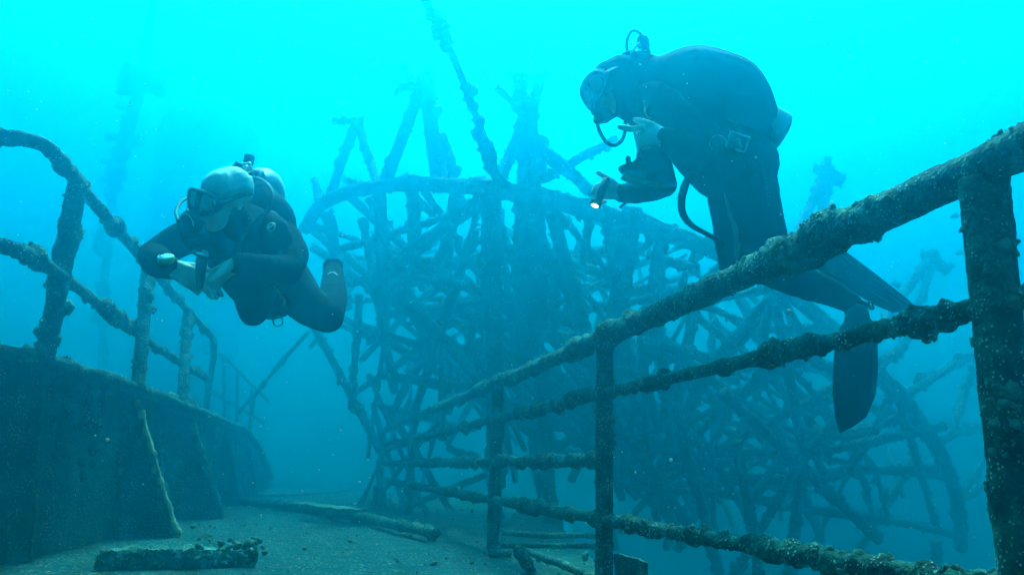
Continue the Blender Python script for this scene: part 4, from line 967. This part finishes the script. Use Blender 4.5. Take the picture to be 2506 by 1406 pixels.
# ------------------------------------------------------------------ the far diver on the right
def make_right_diver():
    D = lambda x, y, dd=0.0: P(x, y, 3.3 + dd)
    th = thing('person', 'hooded diver in black bending over beyond the right railing with lit torch', 'diver', tuple(D(1800, 420)))
    hc = D(1507, 212, -0.02); fwd = cam_vec(-0.80, -0.30, -0.52).normalized(); e = cam_vec(-0.33, -0.55, 0.75); e = (e - fwd * e.dot(fwd)).normalized()
    u = e.cross(fwd); u = u if u.dot(_U) > 0 else -u
    ch = []; mi = []
    def A(pts, radii, k=0, flat=None): ch.append(chain(pts, radii, flat)); mi.append(k)
    A([hc + cam_vec(0.02, 0.03, 0), hc + cam_vec(-0.015, 0.018, -0.01)], [0.092, 0.086])
    A([hc + cam_vec(0.0, -0.02, 0), hc + cam_vec(-0.03, -0.07, -0.02)], [0.085, 0.062])
    A([hc + fwd * 0.08, hc + fwd * 0.088 - u * 0.015], [0.012, 0.013], 1)
    A([hc + cam_vec(0.02, -0.04, 0.0), D(1560, 250, 0.0), D(1600, 270, 0.0)], [0.075, 0.09, 0.12])
    A([D(1585, 262), D(1640, 285), D(1710, 325), D(1765, 370), D(1815, 405)], [0.1, 0.125, 0.135, 0.14, 0.14], 0, (_F, 1.3))
    A([D(1600, 255, -0.15), D(1600, 250, 0.15)], [0.085, 0.085])
    # near arm, elbow back, hand pointing ahead
    A([D(1625, 262, -0.17), D(1680, 330, -0.25), D(1705, 378, -0.28)], [0.078, 0.066, 0.056])
    wn = D(1628, 338, -0.36)
    A([D(1705, 378, -0.28), D(1670, 360, -0.33), wn], [0.056, 0.05, 0.038])
    hn = hand(wn + cam_vec(0.004, 0, 0), cam_vec(-0.95, 0.1, -0.1), cam_vec(-0.1, 0.25, -0.95), cam_vec(-0.1, 0.95, 0.15), (1.25, 1.35, 1.35, 1.3), (0.45, 1.0, 0.0), 1.0, 1.0, 0.7)
    # the forefinger is stretched out
    k = wn + cam_vec(-0.95, 0.1, -0.1).normalized() * 0.086 + cam_vec(0, 0.024, -0.01)
    hn.append(chain([k, k + cam_vec(-0.04, -0.004, 0), k + cam_vec(-0.062, 0.0, 0), k + cam_vec(-0.082, 0.005, 0)], [0.0115, 0.0105, 0.0098, 0.008], None, 12))
    ch.extend(hn); mi.extend([1] * len(hn))
    # far arm holding the torch
    A([D(1590, 275, 0.16), D(1598, 370, 0.12), D(1622, 448, 0.04)], [0.08, 0.064, 0.056])
    wf = D(1524, 473, -0.06)
    A([D(1622, 448, 0.04), D(1575, 466, -0.02), wf], [0.058, 0.05, 0.037])
    hf = hand(wf, cam_vec(-0.93, 0.12, -0.25), cam_vec(0.25, 0.5, -0.83), cam_vec(0.0, 0.9, 0.35), (0.85, 0.95, 1.0, 1.05), (0.6, 0.8, 0.05), 0.95, 0.9, 0.4)
    ch.extend(hf); mi.extend([1] * len(hf))
    # legs
    A([D(1822, 415, -0.07), D(1850, 520, -0.1), D(1874, 600, -0.1), D(1886, 655, -0.08)], [0.115, 0.102, 0.084, 0.07])
    A([D(1886, 655, -0.08), D(1965, 690, 0.06), D(2030, 715, 0.16), D(2084, 742, 0.25)], [0.072, 0.068, 0.055, 0.042])
    A([D(2084, 742, 0.25), D(2098, 775, 0.24), D(2100, 800, 0.22)], [0.044, 0.04, 0.036])
    A([D(1785, 425, 0.12), D(1788, 520, 0.18), D(1790, 600, 0.22), D(1795, 650, 0.25)], [0.11, 0.082, 0.066, 0.058])
    A([D(1795, 650, 0.25), D(1900, 650, 0.5), D(1990, 620, 0.72)], [0.06, 0.058, 0.042])
    A([D(1990, 620, 0.72), D(2030, 640, 0.78)], [0.042, 0.036])
    body, V, Fc = person_mesh(th, ch, mi, [M['suit'], M['skin']], 0.0048, 0.009, 6, (hc, fwd, 0.072))
    S = Surf(); S.add(V, Fc)
    eyes(th, hc, fwd, e, u, 0.085)
    make_mask(th, hc + fwd * 0.128 + u * 0.004, fwd, e, hc, 0.098)
    # buoyancy vest
    vch = [chain([D(1618, 215), D(1690, 218), D(1775, 252), D(1828, 300), D(1850, 335)], [0.125, 0.172, 0.182, 0.132, 0.09], (_F, 1.15)), chain([D(1665, 318), D(1720, 372), D(1765, 412)], [0.1, 0.118, 0.125], (_F, 1.25)),
           chain([D(1600, 250, -0.12), D(1650, 300, -0.16), D(1720, 360, -0.14), D(1790, 400, -0.1)], [0.06, 0.09, 0.1, 0.09])]
    vv = union(vch, 0.009, 6, 0.008, 19); part('vest', vv, M['vest'], th); S.add(*vv)
    # air cylinder
    bt = D(1912, 332, 0.0); tp = D(1592, 158, 0.0); ax = (tp - bt).normalized()
    tk = part('air_cylinder', lathe(bt, ax, [(0.01, -0.004), (0.07, -0.002), (0.086, 0.006), (0.09, 0.02), (0.09, 0.42), (0.085, 0.46), (0.065, 0.49), (0.035, 0.505), (0.022, 0.51), (0.02, 0.61)], 36), M['tank'], th)
    part('valve', chain([D(1598, 150), D(1560, 138), D(1532, 136)], [0.026, 0.024, 0.018])[:2], M['rubber'], tk)
    part('valve_knob', lathe(D(1578, 132), D(1571, 88) - D(1578, 132), [(0.012, 0), (0.013, 0.02), (0.024, 0.024), (0.026, 0.055), (0.018, 0.07), (0.012, 0.075)], 20), M['rubber'], tk)
    part('yoke', hose([D(1549, 124, -0.03), D(1558, 112, -0.03), D(1566, 106, -0.03)], 0.006), M['steel'], tk)
    part('yoke_screw', lathe(D(1545, 129, -0.04), cam_vec(-0.2, 0, -1), [(0.011, 0), (0.011, 0.008), (0.005, 0.01)], 14), M['steel'], tk)
    part('valve_cap', lathe(D(1578, 127, -0.04), cam_vec(0, 0, -1), [(0.006, 0), (0.006, 0.006), (0.003, 0.008)], 10), M['steel'], tk)
    part('manifold_hose', hose([D(1538, 150, 0.01), D(1531, 162, 0.01), D(1540, 178, 0.0)], 0.008), M['rubber'], tk)
    part('air_hose', hose([D(1536, 138), D(1534, 105), D(1541, 82), D(1553, 75), D(1569, 84), D(1582, 105), D(1590, 135)], 0.0068), M['rubber'], th)
    # regulator
    rc = D(1474, 281, -0.06); rf = cam_vec(-0.8, -0.35, -0.4).normalized()
    rg = part('regulator', union([chain([D(1502, 268, -0.04), D(1478, 276, -0.06), D(1458, 270, -0.06)], [0.03, 0.038, 0.022]), chain([D(1478, 286, -0.06), D(1462, 294, -0.06)], [0.028, 0.018])], 0.005, 3), M['rubber'], th)
    part('air_hose', hose([D(1462, 292, -0.05), D(1466, 318, -0.05), D(1482, 345, -0.05), D(1502, 356, -0.05), D(1522, 343, -0.04), D(1530, 318, -0.02), D(1531, 295, 0.0), D(1545, 255, 0.02)], 0.0078), M['rubber'], th)
    # fittings on the vest
    a, b_ = S(1578, 250, 0.006), S(1577, 274, 0.006)
    part('chest_clip', chain([a, b_], [0.006, 0.005])[:2], M['steel'], th)
    part('d_ring', ring(S(1598, 272, 0.01), cam_vec(-0.3, 0, -1), 0.028, 0.0026, 20, 0.35, 4.6), M['steel'], th)
    cc = S(1805, 349, 0.012); rx = cam_vec(0.9, -0.32, 0.0).normalized(); uy = cam_vec(0.2, 0.95, 0.0); uy = (uy - rx * uy.dot(rx)).normalized(); nz = cam_vec(0, 0, -1)
    b = MB(); b.add(*box_vf(cc, (0.036, 0.028, 0.006), rx, uy, nz)); bk = b.build('weight_buckle', M['grey_rubber'], th, False)
    fr = [cc + rx * sx * 0.036 + uy * sy * 0.029 + nz * 0.007 for sx, sy in ((-1, -1), (1, -1), (1, 1), (-1, 1), (-1, -1))]
    part('buckle_frame', tube_vf(resample(fr, 0.004)[0], 0.0055, 8), M['steel'], bk)
    part('buckle_emblem', hose([cc - rx * 0.018 + uy * 0.004 + nz * 0.01, cc + uy * 0.011 + nz * 0.01, cc + rx * 0.006 - uy * 0.004 + nz * 0.01, cc + rx * 0.018 - uy * 0.014 + nz * 0.01], 0.0045), M['steel'], bk)
    rc2 = S(1758, 351, 0.012)
    part('d_ring', ring(rc2, cam_vec(0.1, 0, -1), 0.03, 0.0028, 28, 0.8, 2.0), M['steel'], th)
    part('zip_line', hose([S(1780, 288, 0.003), S(1793, 298, 0.003), S(1808, 305, 0.003), S(1816, 318, 0.003)], 0.0022, 6), M['grey_rubber'], th)
    part('hip_button', lathe(S(1850, 386, 0.002), cam_vec(0, 0, -1), [(0.006, 0), (0.006, 0.004), (0.002, 0.005)], 12), M['steel'], th)
    # hanging strap, then an added pale ribbon painting the light gap between the thighs
    part('strap', ribbon([S(1690, 425, 0.005), D(1676, 455, -0.12), D(1668, 490, -0.12), D(1672, 525, -0.12), D(1695, 553, -0.12), D(1735, 575, -0.13), D(1772, 600, -0.14)], [tuple(cam_vec(1, 0.3, 0.0)), tuple(cam_vec(1, 0.2, 0.3)), tuple(cam_vec(0.4, 0.8, 0.5))], [0.028, 0.032, 0.03, 0.022, 0.014], 0.003), M['vest'], th)
    part('strap', ribbon([S(1772, 470, 0.004), S(1790, 520, 0.006), S(1806, 580, 0.006), S(1800, 640, 0.006)], [tuple(cam_vec(1, 0, 0))], [0.008, 0.03, 0.03, 0.012], 0.003), M['gap_light'], th)
    # lettering down the outside of the thigh
    cu = bpy.data.curves.new('lettering', 'FONT'); cu.body = 'AQUAMASTER'; cu.size = 0.024; cu.align_x = 'LEFT'
    to = bpy.data.objects.new('tmp_text', cu); COL.objects.link(to)
    tm = to.evaluated_get(bpy.context.evaluated_depsgraph_get()).to_mesh()
    tv = np.array([tuple(v.co) for v in tm.vertices]); tf = [list(p.vertices) for p in tm.polygons]
    to.to_mesh_clear() if hasattr(to, 'to_mesh_clear') else None
    bpy.data.objects.remove(to)
    L_ = tv[:, 0].max(); W_ = []
    for x, y, _z in tv:
        s_ = x / L_
        px = 1858 + 20 * s_ ** 0.6 + y / 0.024 * 14; py = 392 + 116 * s_ - y / 0.024 * 2
        W_.append(tuple(S(px, py, 0.0015)))
    part('lettering', (np.array(W_), tf), M['suit2'], th, False)
    # fins
    near = fin_blade(th, [(2078, 775), (2058, 800), (2046, 850), (2041, 905), (2040, 965), (2046, 1020), (2056, 1059), (2090, 1042), (2120, 1020), (2142, 968), (2148, 905), (2146, 840), (2142, 790), (2120, 770)], lambda x, y: 3.5 + (y - 780) * 0.0003 + abs(x - 2095) * 0.0003, 0.012,
                     (([(2138, 785), (2141, 850), (2142, 905), (2137, 962)], 0.011), ([(2064, 800), (2050, 870), (2046, 960)], 0.006)))
    pk = union([chain([D(2098, 770, 0.2), D(2098, 805, 0.2), D(2096, 840, 0.21)], [0.05, 0.06, 0.04], (_F, 0.75))], 0.006, 4); part('foot_pocket', pk, M['grey_rubber'], near)
    part('fin_buckle', chain([D(2130, 742, 0.2), D(2134, 752, 0.2)], [0.012, 0.011])[:2], M['rubber'], near)
    part('fin_clip', chain([D(2131, 744, 0.17), D(2133, 754, 0.17)], [0.004, 0.004])[:2], M['steel'], near)
    part('heel_strap', ribbon([D(2060, 752, 0.2), D(2085, 738, 0.2), D(2112, 742, 0.2), D(2132, 752, 0.21)], [tuple(_U)], 0.022, 0.004), M['rubber'], near)
    far = fin_blade(th, [(1975, 560), (2020, 580), (2050, 600), (2150, 675), (2210, 722), (2240, 748), (2222, 762), (2185, 764), (2140, 745), (2100, 720), (2040, 690), (1980, 640)], lambda x, y: 4.02 + (x - 2000) * 0.0006 + (y - 600) * 0.0006, 0.012,
                    (([(2010, 590), (2100, 655), (2190, 722), (2228, 750)], 0.008), ([(2000, 625), (2090, 690), (2170, 738)], 0.008), ([(2060, 640), (2150, 706), (2205, 745)], 0.005)), M['fin'])
    part('foot_pocket', union([chain([D(1995, 612, 0.7), D(2050, 655, 0.76)], [0.05, 0.045])], 0.006, 4), M['grey_rubber'], far)
    # torch in the far hand
    t0, t1 = D(1481, 446, -0.13), D(1456, 503, -0.17); ax = (t1 - t0).normalized()
    to = thing('dive_torch', 'small lit black torch pointing down in the hand of the hooded diver', 'torch', tuple((t0 + t1) / 2))
    L_ = (t1 - t0).length
    part('barrel', lathe(t0, ax, [(0.012, -0.012), (0.0165, -0.008), (0.0165, 0.05), (0.0155, 0.055), (0.017, L_ - 0.022), (0.022, L_ - 0.016), (0.022, L_ - 0.002), (0.0195, L_)], 24), M['rubber'], to)
    part('lens', lathe(t1, ax, [(0.0145, -0.001), (0.0145, 0.001), (0.001, 0.0015)], 24), M['lamp'], to)
    part('tail_cap', chain([D(1486, 441, -0.13), t0], [0.012, 0.015])[:2], M['rubber'], to)
    part('lanyard', hose([t0, D(1468, 452, -0.16), D(1460, 470, -0.17), D(1458, 482, -0.17)], 0.002, 6), M['tank'], to)
    # knobbed gadget hanging from the chest
    ga = thing('dive_reel', 'dark knobbed gadget hanging on a short cord under the hooded diver', 'gadget', tuple(D(1547, 415, -0.15)))
    gch = [chain([D(1530, 415, -0.15), D(1548, 420, -0.15), D(1568, 424, -0.15)], [0.022, 0.034, 0.026]), chain([D(1548, 412, -0.15), D(1538, 398, -0.15), D(1537, 388, -0.15)], [0.02, 0.009, 0.011]), chain([D(1552, 410, -0.15), D(1559, 398, -0.15), D(1562, 393, -0.15)], [0.018, 0.014, 0.014]), chain([D(1535, 418, -0.15), D(1521, 413, -0.15)], [0.014, 0.013]), chain([D(1570, 418, -0.15), D(1575, 404, -0.13)], [0.012, 0.008])]
    part('case', union(gch, 0.004, 2), M['rubber'], ga)
    part('band', ribbon([D(1523, 430, -0.17), D(1545, 440, -0.185), D(1570, 447, -0.18), D(1600, 452, -0.12), D(1640, 462, -0.06), D(1649, 464, 0.0), D(1644, 440, 0.05), D(1636, 425, 0.08)], [tuple(_U)], [0.03, 0.028, 0.02, 0.014, 0.01], 0.004), M['olive'], ga)
    part('cord', hose([D(1562, 393, -0.15), D(1560, 380, -0.15), D(1564, 365, -0.14), D(1572, 345, -0.12)], 0.0045, 8, 0.005, True), M['rubber'], ga)
    part('strap', ribbon([D(1532, 496, -0.06), D(1522, 503, -0.06), D(1516, 508, -0.06)], [tuple(cam_vec(0.6, 0.6, 0))], 0.01, 0.003), M['rubber'], ga)
    return th
make_right_diver()
# ------------------------------------------------------------------ fish and drifting specks
M['fish'] = plain('fish_scales', (0.12, 0.14, 0.14), 0.4, 0, 0.3, 60, 0.1, 0.5)
def fish_mesh():
    n = 12; V = []; Fc = []
    prof = [(0, 0.004, 0.004), (0.06, 0.05, 0.03), (0.18, 0.10, 0.055), (0.36, 0.13, 0.065), (0.55, 0.11, 0.055), (0.72, 0.06, 0.03), (0.82, 0.03, 0.014), (0.88, 0.045, 0.006), (1.0, 0.13, 0.003)]
    for x, h, w_ in prof:
        for k in range(n):
            a = 2 * math.pi * k / n; V.append((x - 0.5, w_ * math.cos(a), h * math.sin(a)))
    for i in range(len(prof) - 1):
        for k in range(n): Fc.append([i * n + k, i * n + (k + 1) % n, (i + 1) * n + (k + 1) % n, (i + 1) * n + k])
    b = len(V)
    V += [(-0.2, 0, 0.1), (0.15, 0, 0.1), (0.0, 0, 0.2), (0.0, 0, -0.1), (0.15, 0, -0.1), (0.1, 0, -0.17)]
    Fc += [[b, b + 1, b + 2], [b + 3, b + 5, b + 4]]
    return mesh('fish', np.array(V, float), Fc)
fm = fish_mesh(); fm.materials.append(M['fish'])
SPOTS = [(2340, 528, 9, 0.2, 0.3, 'faint fish swimming above the middle bar, left of the nearest railing post'), (2352, 618, 9, 0.19, 0.25, 'faint fish just right of the lattice tip beside the nearest railing post'),
         (1166, 548, 8.0, 0.10, 0.1, 'upper of two tiny fish in the tall gap of the lattice'), (1168, 560, 8.0, 0.09, -0.1, 'lower of two tiny fish in the tall gap of the lattice'),
         (1434, 100, 7, 0.07, 0.2, 'tiny dark fish in open water left of the looped hose'), (1440, 108, 7, 0.06, 0.4, 'smaller fish close below the tiny dark one left of the looped hose'),
         (668, 68, 9, 0.1, 0.5, 'tiny dark fish high in open water left of the stay rope'), (1218, 216, 8.2, 0.09, 0.2, 'tiny fish at the broken stick beside the tallest lattice spike'), (722, 18, 10, 0.08, 0.1, 'tiny fish at the very top of the picture left of the rope')]
for x, y, d, L_, rz, lab in SPOTS:
    o = bpy.data.objects.new('fish', fm); COL.objects.link(o); o.location = P(x, y, d); o.scale = (L_,) * 3; o.rotation_euler = (0, -rz, 0.35 if rz > 0.15 else 3.4)
    tag(o, lab, 'fish', 'small fish about the wreck')
rr = np.random.default_rng(55); pts = []
while len(pts) < 2200:
    d = 0.7 + rr.random() ** 0.6 * 6
    pts.append(tuple(P(rr.uniform(-60, 2560), rr.uniform(-40, 1440), d)))
szs = MB(); v, f = ico(); 
V = []; Fc = []
for i, p in enumerate(pts):
    d = (Vector(p) - CAM).length; s = 0.0006 * rr.lognormal(0, 0.55) * (0.6 + 0.4 * min(d, 4)); V.append(v * s * rr.uniform(0.6, 1.3, 3) + np.array(p)); Fc.append(f + 12 * i)
for (px, py, d, s) in ((263, 1075, 2.0, 0.006), (1642, 1125, 2.2, 0.006), (1850, 385, 2.0, 0.003), (350, 1184, 2.2, 0.004), (233, 1065, 2.2, 0.0035), (880, 1178, 3.0, 0.004), (900, 1125, 2.6, 0.003)):
    V.append(v * s * rr.uniform(0.7, 1.2, 3) + np.array(tuple(P(px, py, d)))); Fc.append(f + 12 * len(Fc))
szs.add(np.concatenate(V), np.concatenate(Fc)); M['speck'] = plain('drifting_speck', (0.7, 0.7, 0.64), 0.8)
o = szs.build('drifting_particles', M['speck']); tag(o, 'pale specks of matter drifting in the water', None, None, 'stuff')
# ------------------------------------------------------------------ the water: one box of even haze round everything
def make_haze():
    m = bpy.data.materials.new('sea_water'); m.use_nodes = True
    t = m.node_tree; t.nodes.clear()
    pv = t.nodes.new('ShaderNodeVolumePrincipled'); out = t.nodes.new('ShaderNodeOutputMaterial')
    pv.inputs['Color'].default_value = HAZE_COL + (1,)
    pv.inputs['Absorption Color'].default_value = HAZE_ABS + (1,)
    pv.inputs['Density'].default_value = HAZE_DEN
    pv.inputs['Anisotropy'].default_value = HAZE_G
    t.links.new(pv.outputs[0], out.inputs['Volume'])
    x0, x1, y0, y1, z0, z1 = -60, 60, -40, 80, -13.2, 17.0
    V = [(x, y, z) for z in (z0, z1) for (x, y) in ((x0, y0), (x1, y0), (x1, y1), (x0, y1))]
    Fc = [[3, 2, 1, 0], [4, 5, 6, 7], [0, 1, 5, 4], [1, 2, 6, 5], [2, 3, 7, 6], [3, 0, 4, 7]]
    o = obj('haze', mesh('haze', np.array(V, float), Fc, False), m)
    tag(o, 'blue green sea water filling the whole view', None, None, 'stuff')
make_haze()
